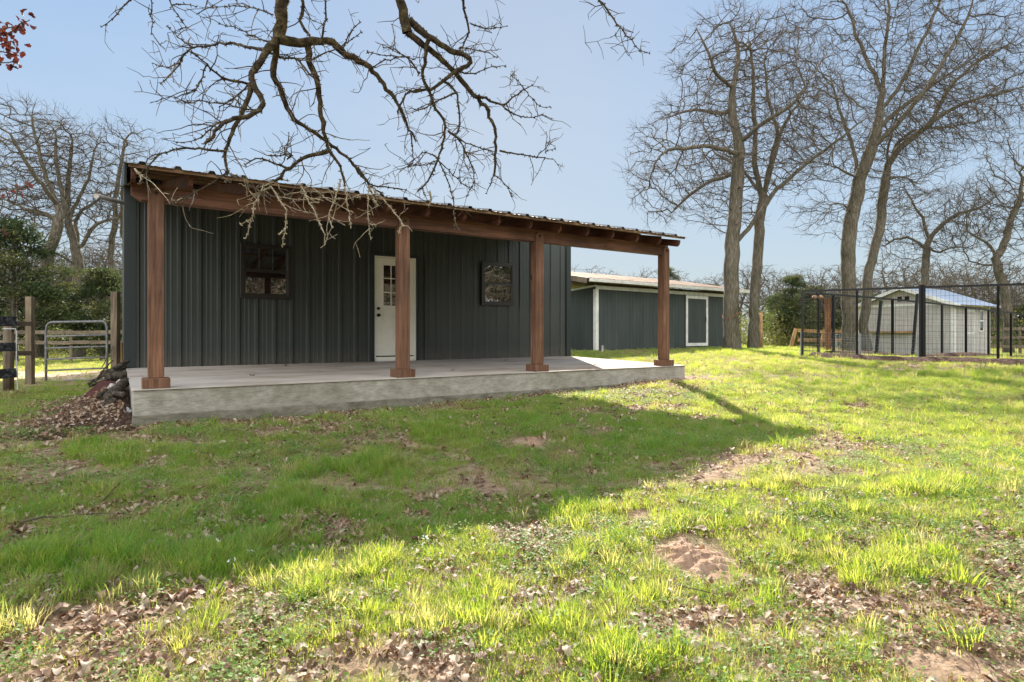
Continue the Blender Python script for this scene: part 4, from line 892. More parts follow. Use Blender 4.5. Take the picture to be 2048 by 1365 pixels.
Z5 = 31.0
tree(1848, Z5, [K([(1262, 1150), (1268, 1060), (1272, 980), (1280, 930), (1330, 880), (1400, 830), (1480, 815), (1560, 760)], Z5), K([(1272, 980), (1230, 930, .5), (1170, 920, 1), (1110, 960, 1.5)], Z5),
   K([(1278, 940), (1260, 850, 0), (1210, 780, 0), (1170, 700, 0)], Z5), K([(1275, 960), (1320, 990, -1), (1380, 960, -2), (1450, 970, -2.5)], Z5)],
   [blob(1850, 450, Z5, 130, 75, 3.2), blob(1940, 430, Z5, 80, 80, 2.6), blob(1800, 500, Z5, 60, 35, 2)], 3200, 'low spreading bare oak directly behind the small pale shed', .19)
Z6 = 28.5
tree(2018, Z6, [K([(1592, 1230), (1580, 1150), (1560, 1080), (1545, 1010), (1530, 960), (1480, 930), (1430, 900)], Z6), K([(1545, 1010), (1580, 950, 0), (1600, 860, 0), (1640, 780, 0)], Z6), K([(1550, 1030), (1500, 1040, 1), (1440, 1020, 1.5)], Z6)],
   [blob(2000, 440, Z6, 100, 110, 3), blob(2060, 330, Z6, 80, 120, 3)], 3000, 'bare oak with a curving trunk at the right edge beyond the small pale shed', .2)
def KL(pts, Z): return crop(0, 180, 2.967, Z, pts)
Z7 = 24.0
tree(155, Z7, [KL([(465, 1450), (465, 1300), (460, 1100), (462, 1000), (440, 890), (405, 800), (392, 690), (400, 560), (420, 430), (430, 300)], Z7),
   KL([(460, 980), (455, 850, .5), (450, 740, 1), (530, 690, 1.4), (620, 630, 2), (690, 590, 2.4)], Z7), KL([(450, 1030), (380, 1000, -.6), (300, 940, -1), (190, 890, -1.6), (80, 900, -2)], Z7),
   KL([(455, 960), (520, 880, 0), (560, 780, 0), (640, 770, 0), (700, 760, 0)], Z7), KL([(405, 780), (470, 640, .6), (540, 500, 1), (560, 360, 1)], Z7)],
   [blob(150, 330, Z7, 90, 95, 3.0), blob(205, 420, Z7, 75, 80, 2.6), blob(110, 400, Z7, 90, 70, 3)], 4200, 'large bare oak with a thick grey trunk behind the steel gate', .21)
Z8 = 22.5
tree(82, Z8, [KL([(235, 1400), (262, 1150), (290, 990), (320, 860), (360, 790), (345, 690), (300, 590), (260, 470), (225, 340), (205, 230), (190, 150)], Z8), KL([(355, 790), (260, 730, .6), (170, 710, 1), (60, 670, 1.4), (-60, 620, 2)], Z8),
   KL([(340, 680), (220, 530, -1), (120, 380, -1.6), (60, 260, -2)], Z8), KL([(360, 780), (380, 640, .5), (330, 420, .8), (330, 250, 1)], Z8)],
   [blob(60, 290, Z8, 100, 90, 3), blob(20, 370, Z8, 90, 100, 3)], 3300, 'dark leaning bare oak left of the large oak behind the gate', .19)
Z9 = 25.0
tree(224, Z9, [KL([(665, 1450), (660, 1200), (660, 1000), (665, 880), (695, 780), (670, 680), (700, 560), (720, 430), (740, 300)], Z9), KL([(690, 790), (760, 680, 0), (830, 560, 0)], Z9)],
   [blob(262, 300, Z9, 52, 65, 2.2), blob(240, 400, Z9, 50, 60, 2)], 1700, 'slim bare oak just left of the barn corner', .12)

# background bare trees: four kinds, copied
protos = []
for v in range(4):
    H = [7.5, 9, 8, 10][v]; cr = [3., 3.2, 3.6, 3.4][v]
    sk = [[np.array([0, 0, -.2]), np.array([0, 0, .3]), np.array([rng.normal(0, .2), rng.normal(0, .2), H*.2]), np.array([rng.normal(0, .4), rng.normal(0, .4), H*.45]), np.array([rng.normal(0, .5), rng.normal(0, .5), H*.75])]]
    for k in range(4):
        a = k*1.6+rng.random(); z0 = H*rng.uniform(.25, .45); sk.append([np.array([0, 0, z0]), np.array([math.cos(a)*cr*.4, math.sin(a)*cr*.4, z0+H*.15]), np.array([math.cos(a)*cr*.8, math.sin(a)*cr*.8, z0+H*.2])])
    bl = [((0, 0, H*.62), (np.array([1., 0, 0]), np.array([0, 1., 0])), (cr, cr, H*.38))]
    res = grow(sk, bl, 1300, step=.38, kill=.5, rbase=.2+.02*v, rtip=.011, twigs=2.0, maxn=3200, twl=.55)
    protos.append(make_tree('bare_tree', 'distant bare oak in the tree line beyond the sheds and fences', 'tree', (0, 0, 0), res, 'bare trees of the distant tree line', sides=(7, 4, 3)))
used = set()
def put(k, px, Z, sc, label=None):
    b = grd(px, Z) if px is not None else None; o = protos[k]
    rz = random.uniform(0, 6.28)
    if k not in used: used.add(k); o.location = tuple(b); o.rotation_euler = (0, 0, rz); o.scale = (sc, sc, sc)
    else: o = copy_tree(o, tuple(b), rz, sc, label)
    o['label'], o['group'] = [('distant bare tree in the woods behind the steel gate', 'bare trees behind the gate'), ('distant bare tree on the skyline beyond the long green shed', 'bare trees beyond the long shed'), ('distant bare tree beyond the dog pen and pale shed', 'bare trees beyond the dog pen')][0 if px < 600 else 1 if px < 1560 else 2]
    return o
i = 0
for px in list(range(1140, 2120, 42)):
    Z = random.uniform(52, 70); top = {0: 540, 1: 531, 2: 548, 3: 538}[i % 4]+random.uniform(-12, 10)
    if px > 1750: top -= 25
    H = ((HY-top)/F_PX*Z+1.0)/[7.5, 9, 8, 10][i % 4]; put(i % 4, px+random.uniform(-15, 15), Z, H); i += 1
for px in range(1600, 2120, 47):
    Z = random.uniform(38, 46); H = ((HY-random.uniform(535, 565))/F_PX*Z+1.0)/[7.5, 9, 8, 10][i % 4]; put(i % 4, px, Z, H); i += 1
for px in range(-40, 300, 23):
    Z = random.uniform(34, 46); top = random.uniform(430, 520); H = ((HY-top)/F_PX*Z+1.)/[7.5, 9, 8, 10][i % 4]; put(i % 4, px, Z, H); i += 1
# trees behind the photographer, seen mirrored in the window glass
for k, (s, p) in enumerate([(-4, -9), (1, -12), (6, -9.5), (10, -13), (15, -8), (19, -12), (24, -7), (14, -16), (-9, -14), (28, -11), (8, -20), (20, -20), (3, -22), (4.5, -6.5), (8, -8.5), (2, -8)]):
    sc = random.uniform(.85, 1.15); copy_tree(protos[k % 4], (s, p, float(gh(s, p))), random.uniform(0, 6), sc, 'bare oak behind the photographer mirrored in the barn windows')['group'] = 'bare trees mirrored in the windows'

# cedars
def cedar_mesh(H, Rr, n, seed, shape):
    g = np.random.default_rng(seed); V = []; 
    m_ = 60; cz = g.uniform(.12, .97, m_)*H; ca = g.uniform(0, 6.28, m_); prof = np.sin(np.clip(cz/H, .02, 1)**shape*np.pi)**.7*.8+.2*(1-cz/H)
    cr = Rr*prof*g.uniform(.35, 1.0, m_); C = np.stack([cr*np.cos(ca), cr*np.sin(ca), cz], 1)
    # boughs
    cid = g.integers(0, m_, n); u = g.normal(0, 1, (n, 3))*np.array([.26, .26, .13])*Rr*.55
    c = C[cid]+u; c[:, 2] = np.clip(c[:, 2], .15, H)
    d = c-np.array([0, 0, 0])*1.; d[:, 2] = np.abs(g.normal(.2, .5, n))*Rr; d /= np.linalg.norm(d, axis=1)[:, None]; d += g.normal(0, .45, (n, 3)); d /= np.linalg.norm(d, axis=1)[:, None]
    s = np.cross(d, g.normal(size=(n, 3))); s /= np.linalg.norm(s, axis=1)[:, None]; ln = g.uniform(.05, .16, n)[:, None]; w_ = ln*.2
    V = np.stack([c-s*w_, c+s*w_, c+d*ln+s*w_*.3, c+d*ln-s*w_*.6], 1).reshape(-1, 3); Fq = np.arange(n*4).reshape(-1, 4)
    return V, Fq, C
cedars = []
for v, (H, Rr, shp) in enumerate(((5.5, 1.9, .8), (4.2, 1.7, .7), (6.5, 1.8, .9))):
    V, Fq, C = cedar_mesh(H, Rr, 17000, 50+v, shp)
    root = thing('cedar_tree', 'bushy dark green cedar in the woods edge', 'tree', (0, 0, 0), 'cedars at the woods edge')
    mesh_np('foliage', V, [Fq], M['cedar'], False, root)
    ch = [resample([(0, 0, -.1), (.05, 0, H*.4), (0, .05, H*.95)], .5)]; rr = [np.linspace(.12, .02, len(ch[0]))]
    for c in C: a = np.array([0, 0, max(.3, c[2]-.5)]); ch.append(np.array([a, (a+c)/2+[0, 0, .05], c])); rr.append(np.array([.03, .022, .01]))
    Vt, Ft = tubes_np(ch, rr, 5); mesh_np('trunk', Vt, [Ft], M['bark'], True, root); cedars.append(root)
cu = set()
def putc(v, px, Z, top, wide=1., label=None):
    side = 'left' if px < 900 else 'right'
    b = grd(px, Z); H = [5.5, 4.2, 6.5][v]; sc = ((HY-top)/F_PX*Z+(CZ-b[2]))/H; s3 = (sc*wide, sc*wide, sc); o = cedars[v]
    if v not in cu: cu.add(v); o.location = tuple(b); o.rotation_euler = (0, 0, random.uniform(0, 6)); o.scale = s3
    else: o = copy_tree(o, tuple(b), random.uniform(0, 6), s3)
    o['label'] = label or ('dark cedar in the woods behind the steel gate' if px < 900 else 'dark rounded cedar in the distant tree line beyond the sheds')
    if label:
        if 'group' in o: del o['group']
    else: o['group'] = 'cedars behind the gate' if px < 900 else 'cedars of the distant tree line'
    return o
putc(0, 30, 20.5, 440, 1.25, 'broad sunlit cedar at the far left above the board fence')
putc(1, 112, 30, 600, 1.0); putc(2, -50, 24, 470, 1.2)
putc(1, 205, 21.5, 540, 1., 'dark cedar behind the tall post next to the barn')
putc(0, 255, 27, 590, 1.1); putc(2, 60, 34, 560, 1.2)
putc(2, 1585, 38, 552, 1.25, 'rounded green cedar between the dark trunked oak and the dog pen')
putc(0, 1555, 44, 588, 1.3); putc(1, 1625, 42, 575, 1.3); putc(2, 1335, 60, 536, .9, 'dark pointed evergreen rising above the roof of the long shed')
putc(1, 1420, 56, 572, 1.1); putc(1, 1680, 46, 590, 1.5); putc(0, 1740, 50, 590, 1.5); putc(2, 1990, 48, 600, 1.5); putc(1, 2060, 40, 610, 1.5)
rc = [(0, -3, 1.5), (1, 1, 1.7), (2, 4.5, 1.3), (0, 8, 1.5), (1, 11, 1.8), (2, 14.5, 1.25), (0, 18, 1.6), (1, 21.5, 1.8), (2, 25, 1.3), (0, 29, 1.5), (1, 33, 1.9), (2, 37, 1.3)]
for k, (v, s_c, q) in enumerate(rc):
    pc = -17+random.uniform(-2, 2); o = copy_tree(cedars[v], (s_c, pc, float(gh(s_c, pc))), random.uniform(0, 6), (q*1.35, q*1.35, q)); o['label'] = 'cedar behind the photographer darkening the barn window reflections'; o['group'] = 'cedars mirrored in the windows'
# undergrowth
def thicket(name, regions, label, n):
    V = []; 
    for (x0, x1, z0, z1, h, k) in regions:
        px = rng.uniform(x0, x1, k); Z = rng.uniform(z0, z1, k); X = (px-CX)/F_PX*Z; s, p = XZ(X, Z); hh = h*(.45+.75*fbm(s*.5, p*.5, 3))
        z = gh(s, p)+rng.random(k)**1.3*hh; c = np.stack([s, p, z], 1); d = rng.normal(size=(k, 3)); d /= np.linalg.norm(d, axis=1)[:, None]; e = np.cross(d, rng.normal(size=(k, 3))); e /= np.linalg.norm(e, axis=1)[:, None]
        l = rng.uniform(.05, .13, k)[:, None]*(Z[:, None]/28)**.7; V.append(np.stack([c-e*l*.4, c+d*l*.5-e*l*.0, c+e*l*.4, c+d*l], 1)[:, [0, 1, 3, 2]].reshape(-1, 3))
    V = np.concatenate(V); o = mesh_np(name, V, [np.arange(len(V)).reshape(-1, 4)], M['brush']); tag(o, label, 'brush', None, 'stuff'); return o
thicket('undergrowth', [(-150, 330, 24, 36, 2.2, 38000)], 'tangled green and yellow undergrowth behind the far field fence', 0)
thicket('undergrowth', [(1150, 2150, 36, 60, 2.8, 60000), (1530, 1640, 36, 44, 3.2, 12000)], 'dense grey green undergrowth below the distant tree line', 0)

# ------------------------------------------------------------------ overhead oak
def C6(pts, Z): return [(ox/2.2756, oy/2.2756) for ox, oy in pts]
limbs = [  # (points in photo pixels, depth at start, depth at end, radius start, radius end)
 ([(564, -60), (563, 0), (560, 50), (556, 80)], 3.7, 3.8, .055, .045),
 ([(556, 76), (534, 105), (505, 136), (501, 167), (534, 196), (523, 224), (479, 237), (433, 253), (426, 286), (409, 288)], 3.8, 3.5, .034, .010),
 ([(501, 167), (497, 198), (483, 233), (466, 272), (455, 303), (455, 343)], 3.7, 3.6, .022, .009),
 ([(455, 303), (417, 299), (373, 294), (316, 305), (294, 334), (281, 365)], 3.6, 3.4, .009, .004),
 ([(455, 345), (430, 365), (400, 375), (362, 398), (365, 415)], 3.6, 3.5, .007, .004),
 ([(455, 345), (490, 365), (520, 385), (550, 395)], 3.6, 3.5, .006, .004),
 ([(527, 101), (475, 88), (431, 88), (382, 94), (365, 123), (343, 149), (321, 167)], 3.8, 4.3, .012, .004),
 ([(382, 94), (350, 70), (334, 53)], 4.2, 4.3, .006, .003), ([(365, 123), (335, 138), (304, 127)], 4.2, 4.3, .005, .003),
 ([(497, 169), (448, 158), (413, 132), (382, 105)], 3.8, 3.5, .010, .005),
 ([(413, 132), (400, 150), (402, 175), (352, 196)], 3.6, 3.5, .005, .003),
 ([(554, 78), (551, 114), (547, 163), (567, 193), (584, 237), (615, 259), (650, 281), (690, 316), (725, 347), (738, 373), (765, 387)], 3.8, 4.4, .03, .007),
 ([(558, 78), (589, 85), (624, 88), (659, 83), (685, 101), (738, 136), (782, 185), (809, 229), (822, 268), (831, 281)], 3.8, 4.4, .042, .008),
 ([(822, 268), (825, 312)], 4.35, 4.4, .008, .003),
 ([(615, 90), (620, 123), (635, 163), (639, 207), (646, 255), (657, 294), (685, 334), (681, 360), (690, 372)], 3.9, 4.2, .032, .008),
 ([(655, 303), (615, 316), (580, 334), (567, 356), (527, 374)], 4.1, 3.9, .019, .010),
 ([(580, 338), (549, 325), (510, 312), (490, 330)], 4.0, 3.8, .010, .004), ([(575, 318), (590, 310), (540, 311)], 4.0, 3.8, .006, .004),
 ([(700, 320), (735, 370), (775, 375), (812, 380)], 4.3, 4.5, .01, .004),
 ([(527, 101), (560, 118), (600, 118), (620, 150), (640, 170)], 3.9, 3.8, .01, .006),
 ([(595, -40), (608, 30), (595, 48), (620, 72)], 3.9, 3.9, .016, .010),
 ([(790, -60), (799, 0), (810, 22), (817, 40), (815, 66)], 3.9, 4.0, .045, .040),
 ([(817, 40), (857, 77), (898, 101), (942, 114), (944, 125), (916, 143), (883, 168), (861, 179), (821, 185), (804, 200), (795, 225)], 4.0, 4.3, .034, .007),
 ([(815, 66), (847, 92), (883, 121), (912, 143), (934, 172), (964, 205), (989, 253), (993, 293), (989, 322), (988, 352)], 4.0, 4.6, .030, .010),
 ([(988, 350), (1004, 361), (1024, 392)], 4.6, 4.7, .006, .003), ([(988, 350), (980, 370), (973, 387)], 4.6, 4.7, .006, .003),
 ([(1000, 302), (1037, 308), (1074, 317), (1105, 319)], 4.5, 4.8, .009, .004), ([(1074, 314), (1090, 300), (1098, 283)], 4.7, 4.8, .004, .003), ([(1090, 305), (1110, 298)], 4.75, 4.8, .004, .003),
 ([(956, 192), (1004, 211), (1030, 190), (1048, 179), (1066, 170)], 4.3, 4.6, .012, .004), ([(1048, 179), (1065, 200), (1081, 216), (1101, 214)], 4.5, 4.7, .005, .003),
 ([(1004, 211), (1020, 228), (1060, 237), (1092, 227), (1103, 238)], 4.4, 4.7, .006, .003), ([(1048, 179), (1035, 160), (1022, 152)], 4.5, 4.5, .004, .003),
 ([(857, 81), (850, 106), (847, 143), (837, 150), (857, 179), (876, 216), (898, 264), (883, 289), (876, 319), (857, 363), (835, 383)], 4.0, 4.4, .018, .006),
 ([(898, 264), (923, 282), (938, 315), (951, 352), (934, 392)], 4.3, 4.5, .008, .003), ([(876, 319), (895, 360), (905, 385), (911, 450)], 4.3, 4.4, .006, .003), ([(876, 322), (905, 350), (930, 375), (948, 372)], 4.35, 4.5, .005, .003),
 ([(876, 318), (850, 300), (828, 318), (818, 335)], 4.3, 4.2, .006, .003), ([(876, 322), (850, 330), (820, 332)], 4.3, 4.2, .004, .003),
 ([(923, -40), (925, 0), (927, 22), (942, 48), (938, 73), (920, 98)], 4.1, 4.3, .014, .006), ([(942, 48), (970, 62), (1000, 55), (1015, 52)], 4.2, 4.3, .006, .003),
 ([(837, 148), (819, 114), (766, 95)], 4.1, 4.0, .006, .003), ([(819, 114), (770, 112), (735, 105)], 4.05, 4.0, .005, .003),
 ([(883, 160), (915, 180), (918, 215), (922, 250), (910, 270)], 4.2, 4.3, .012, .005), ([(915, 185), (880, 200), (850, 215), (825, 225)], 4.2, 4.3, .008, .004),
 ([(898, 264), (930, 285), (985, 305)], 4.3, 4.5, .006, .004), ([(920, 95), (960, 100), (995, 115)], 4.2, 4.4, .005, .003), ([(912, 143), (950, 150), (975, 135), (1010, 132)], 4.2, 4.4, .007, .003),
 ([(268, -10), (250, 8), (235, 27), (203, 54)], 3.9, 3.9, .006, .003), ([(300, -10), (304, 10), (303, 66)], 3.9, 3.9, .005, .003), ([(335, -10), (345, 12), (372, 54)], 3.9, 3.9, .005, .003), ([(345, 10), (380, 4), (393, 14)], 3.9, 3.9, .004, .003), ([(420, -10), (410, 20), (395, 28)], 3.9, 3.9, .004, .003),
 ([(1190, -10), (1235, 50), (1262, 80), (1278, 105), (1299, 107)], 4.0, 4.1, .008, .003), ([(1240, 55), (1233, 70), (1221, 76)], 4.0, 4.0, .003, .002),
 ([(640, 88), (655, 40), (648, -20)], 3.9, 3.9, .008, .006), ([(685, 101), (700, 60), (720, 45)], 4., 4., .006, .003), ([(738, 136), (770, 120), (812, 112), (830, 120)], 4.1, 4.2, .006, .003), ([(620, 123), (650, 105), (690, 92), (722, 65)], 3.9, 4., .006, .003),
 ([(544, 30), (510, 15), (470, 12), (425, 14)], 3.8, 3.9, .005, .003), ([(548, 90), (500, 70), (470, 55), (440, 48)], 3.8, 3.9, .006, .003), ([(497, 169), (470, 195), (440, 213)], 3.7, 3.8, .007, .004), ([(483, 233), (440, 245), (395, 280), (355, 285)], 3.7, 3.7, .007, .003), ([(523, 224), (460, 210), (400, 202), (354, 204)], 3.7, 3.8, .006, .003)]
pale = [([(527, 374), (512, 400), (504, 440), (491, 478)], 3.9, 3.8, .011, .004), ([(504, 440), (492, 443), (481, 450)], 3.85, 3.8, .006, .004), ([(540, 372), (575, 420), (570, 455), (566, 490)], 3.95, 3.9, .010, .005), ([(566, 462), (558, 470)], 3.9, 3.9, .008, .007),
 ([(600, 370), (630, 430), (650, 470)], 4.1, 4.0, .009, .005), ([(681, 360), (670, 400), (655, 430), (664, 455)], 4.1, 4., .010, .004), ([(690, 372), (697, 420), (702, 457)], 4.2, 4.1, .009, .004), ([(745, 376), (770, 400), (808, 450), (797, 466)], 4.3, 4.2, .008, .004),
 ([(738, 375), (735, 420), (742, 478)], 4.3, 4.2, .008, .004), ([(560, 395), (600, 400), (640, 395), (680, 400), (720, 395)], 4.1, 4.2, .006, .004), ([(540, 375), (520, 388), (500, 400)], 3.9, 3.9, .008, .004), ([(570, 390), (610, 380), (650, 385), (700, 378)], 4.1, 4.2, .006, .004),
 ([(738, 373), (750, 400), (758, 420), (752, 410)], 4.3, 4.3, .012, .006), ([(527, 374), (545, 368), (562, 352), (575, 362)], 3.9, 4., .010, .006), ([(620, 372), (655, 400), (675, 408), (705, 425)], 4.1, 4.1, .005, .003), ([(270, 340), (284, 350), (281, 367)], 3.5, 3.4, .006, .003), ([(362, 398), (350, 402), (345, 400)], 3.5, 3.5, .005, .003), ([(860, 385), (862, 400), (858, 412)], 4.4, 4.4, .012, .008), ([(905, 385), (911, 450)], 4.38, 4.4, .005, .004)]
def limbset(lst, spur, side, sub, smooth_n=3):
    ch = []; rr = []; sd = ([], [])
    for (pl, za, zb, r0, r1) in lst:
        n = len(pl); Ls = np.concatenate([[0], np.cumsum([math.hypot(pl[i+1][0]-pl[i][0], pl[i+1][1]-pl[i][1]) for i in range(n-1)])]); Ls /= Ls[-1]
        pts = [P(x, y, za+(zb-za)*t) for (x, y), t in zip(pl, Ls)]
        pts = resample(pts, .035, .0035 if r0 < .02 else .004); wv = rng.normal(0, 1, (len(pts), 3)); wv = (wv+np.roll(wv, 1, 0)+np.roll(wv, -1, 0)+np.roll(wv, 2, 0))/4; wv[:2] = 0; wv[-1:] = 0; pts = pts+wv*min(.011, r0*.5+.002)
        t = np.linspace(0, 1, len(pts)); rad = r0+(r1-r0)*t**.8
        rad *= 1+rng.normal(0, .07, len(pts)); ch.append(pts); rr.append(rad)
        # side twigs
        d = np.gradient(pts, axis=0) if len(pts) > 2 else pts[1:]-pts[:-1]
        L_ = len(pts)*.035
        for _ in range(rng.poisson(L_*side)):
            i = rng.integers(len(pts)//6, len(pts)); dd = d[min(i, len(d)-1)]; dd = dd/(np.linalg.norm(dd)+1e-6)
            q = dd*.7+rng.normal(0, .75, 3); q /= np.linalg.norm(q); ln = rng.uniform(.08, .42)*min(1, .5+rad[i]*40); tw = [pts[i]]; k = max(3, int(ln/.04)); q0 = q.copy()
            for _k in range(k): q = q+rng.normal(0, .22, 3)+np.array([0, 0, -.03]); q /= np.linalg.norm(q); tw.append(tw[-1]+q*ln/k)
            tw = np.array(tw); sd[0].append(tw); sd[1].append(np.linspace(min(.0045, rad[i]), .0018, len(tw)))
            for _k in range(rng.poisson(sub)):
                j = rng.integers(1, len(tw)); g_ = rng.normal(0, 1, 3); g_ /= np.linalg.norm(g_); l2 = rng.uniform(.02, .14); sd[0].append(np.array([tw[j], tw[j]+g_*l2*.5, tw[j]+g_*l2+rng.normal(0, .01, 3)])); sd[1].append(np.array([.0026, .002, .0014]))
        # lichen and bark spurs
        for _ in range(int(L_*spur)):
            i = rng.integers(0, len(pts)); g_ = rng.normal(0, 1, 3); g_ /= np.linalg.norm(g_); l2 = rad[i]+rng.uniform(.004, .016); sd[0].append(np.array([pts[i]+g_*rad[i]*.6, pts[i]+g_*l2])); sd[1].append(np.array([.0045, .002]))
    return ch, rr, sd
ov_b = np.array([*XZ(-1.6, -2.6), 0.]); ov_b[2] = float(gh(ov_b[0], ov_b[1]))
ov = thing('overhanging_oak', 'gnarled bare lichen covered oak limbs hanging over the yard from above', 'tree', tuple(ov_b))
def addt(name, c, r, ns, mm):
    V, Fq = tubes_np(c, r, ns); return mesh_np(name, V-ov_b, [Fq], M[mm], ns > 4, ov)
ch, rr, sd = limbset([(a, b, c, d*(.8 if d > .012 else .9), e*.85) for a, b, c, d, e in limbs], 120, 14, 2.4)
# out-of-frame wood that carries the limbs
top = ov_b+np.array([0, 0, 4.6]); A1 = P(564, -60, 3.7); B1 = P(790, -60, 3.9)
for tgt, r1, mids in ((A1, .056, (.0, .0)), (B1, .046, (.35, .5)), (P(1190, -10, 4.0), .009, (1.2, .9)), (P(300, -10, 3.9), .010, (-.7, .4)), (P(923, -40, 4.1), .015, (.8, .2)), (P(595, -40, 3.9), .017, (.1, .2)), (P(648, -20, 3.9), .008, (.2, .2))):
    m_ = (top+tgt)/2+RA*mids[0]+np.array([0, 0, .9+mids[1]]); e = tgt+np.array([0, 0, .35])-FA*.25
    p_ = resample([top, m_, e, tgt], .12, .01); ch.append(p_); rr.append(np.linspace(max(.11, r1*1.6), r1, len(p_)))
p_ = resample([ov_b-np.array([0, 0, .2]), ov_b+np.array([.05, .0, 1.5]), ov_b+np.array([-.05, .05, 3.2]), top], .2, .015); ch.append(p_); rr.append(np.linspace(.26, .17, len(p_)))
addt('limb', ch, rr, 9, 'barknear'); addt('twigs', sd[0], sd[1], 3, 'twig')
ch, rr, sd = limbset([(a, b, c, d*.6, e*.65) for a, b, c, d, e in pale], 150, 7, 1.2); addt('lichen_twigs', ch, rr, 6, 'lichentwig'); addt('lichen_spurs', sd[0], sd[1], 3, 'lichentwig')
# oak leaf shape
def oakleaf(scale, curl, seed):
    g = np.random.default_rng(seed); ou = [(0, 0), (.03, .1), (.12, .2), (.2, .27), (.16, .38), (.25, .48), (.30, .58), (.22, .68), (.25, .80), (.15, .93), (0, 1.0)]
    L_ = [(x, y) for x, y in ou]; V = []; Fm = []
    for (x, y) in L_:
        z = curl*(x*x*2.2)+curl*.35*math.sin(y*3)+g.normal(0, .02); V.append((x*scale, (y-.5)*scale, z*scale))
    for (x, y) in L_:
        z = curl*(x*x*2.2)*g.uniform(.6, 1.6)+curl*.35*math.sin(y*3)+g.normal(0, .02); V.append((-x*scale, (y-.5)*scale, z*scale))
    n = len(L_)
    for y in range(n): V.append((0, (L_[y][1]-.5)*scale, curl*.35*math.sin(L_[y][1]*3)*scale))
    for i in range(n-1): Fm.append((2*n+i, i, i+1, 2*n+i+1)); Fm.append((2*n+i, 2*n+i+1, n+i+1, n+i))
    return np.array(V), np.array(Fm)
# dry brush behind the photographer, mirrored in the panes
c_b = []; r_b = []
for _ in range(9000):
    q = np.array([rng.uniform(-4, 26), rng.normal(-11.5, 1.2), 0.]); q[2] = float(CZ-1.2)+rng.random()**1.2*5.2; d_ = rng.normal(0, 1, 3); d_[2] = abs(d_[2])*.8; d_ /= np.linalg.norm(d_); l_ = rng.uniform(.5, 1.3)
    c_b.append(np.array([q, q+d_*l_*.5, q+d_*l_+rng.normal(0, .12, 3)])); r_b.append(np.array([.016, .011, .005]))
V_, F_ = tubes_np(c_b, r_b, 3); M['drybrush'] = mat('dry_brush_stems', (.3, .25, .17), .9); o = mesh_np('dry_brush', V_, [F_], M['drybrush']); tag(o, 'pale leafless brush behind the photographer seen in the window glass', 'brush', None, 'stuff')
# leaves blown onto the porch
for i, (x_, y_) in enumerate(((572, 733), (640, 745), (505, 752), (1010, 722), (1190, 733), (905, 741))):
    Z_ = F_PX*(CZ-SZ-.004)/(y_-HY); c_ = P(x_, y_, Z_); v_, f_ = oakleaf(.09, [.9, .3, -.6, .5, .8, .4][i], 300+i); a_ = 1.1*i; R_ = np.array([[math.cos(a_), -math.sin(a_), 0], [math.sin(a_), math.cos(a_), 0], [0, 0, 1]])
    v_ = v_ @ R_.T; v_[:, 2] -= v_[:, 2].min(); o = mesh_np('fallen_leaf', v_, [f_], M['deadleaf']); o.location = (c_[0], c_[1], SZ+.002); tag(o, 'single curled dead oak leaf lying on the porch slab', 'leaf', 'dead leaves on the porch slab')
# red leaved branches at the left edge
def leafbranch(paths, Z, n, label, size):
    b0 = P(*paths[0][0], Z); root = thing('leafy_branch', label, 'branch', tuple(b0)); ch = []; rr = []; VV = []; FF = []; b = 0
    for pl in paths:
        pts = resample([P(x, y, Z) for x, y in pl], .03, .004); ch.append(pts); rr.append(np.linspace(.006, .002, len(pts)))
        for k in range(n):
            i = rng.integers(len(pts)//4, len(pts)); v, f = oakleaf(size*rng.uniform(.7, 1.2), rng.uniform(.2, .9), rng.integers(1e6)); v = v+np.array([0, size*.5, 0])
            e = Matrix.Rotation(rng.uniform(0, 6.28), 3, 'Z') @ Matrix.Rotation(rng.uniform(-1.2, 1.2), 3, 'X') @ Matrix.Rotation(rng.uniform(-1, 1), 3, 'Y'); v = v @ np.array(e).T+pts[i]+rng.normal(0, .015, 3)
            VV.append(v); FF.append(f+b); b += len(v)
    V, Fq = tubes_np(ch, rr, 5); mesh_np('stem', V-b0, [Fq], M['twig'], True, root); mesh_np('leaves', np.concatenate(VV)-b0, [np.concatenate(FF)], M['redleaf'], False, root)
leafbranch([[(-90, 20), (-30, 50), (20, 60), (60, 40)], [(-80, 90), (-20, 90), (30, 85)], [(-60, 130), (0, 125), (35, 122)], [(-50, 60), (10, 75), (45, 45)], [(-40, 100), (15, 105), (38, 112)]], 3.2, 20, 'branch of dark red leaves at the top left corner', .048)
leafbranch([[(-90, 375), (-30, 385), (30, 380), (66, 365)], [(-60, 395), (10, 398), (45, 385)], [(-60, 470), (-10, 465), (14, 470)]], 6.5, 10, 'sprig of rust brown leaves at the left edge in front of the bare oaks', .065)

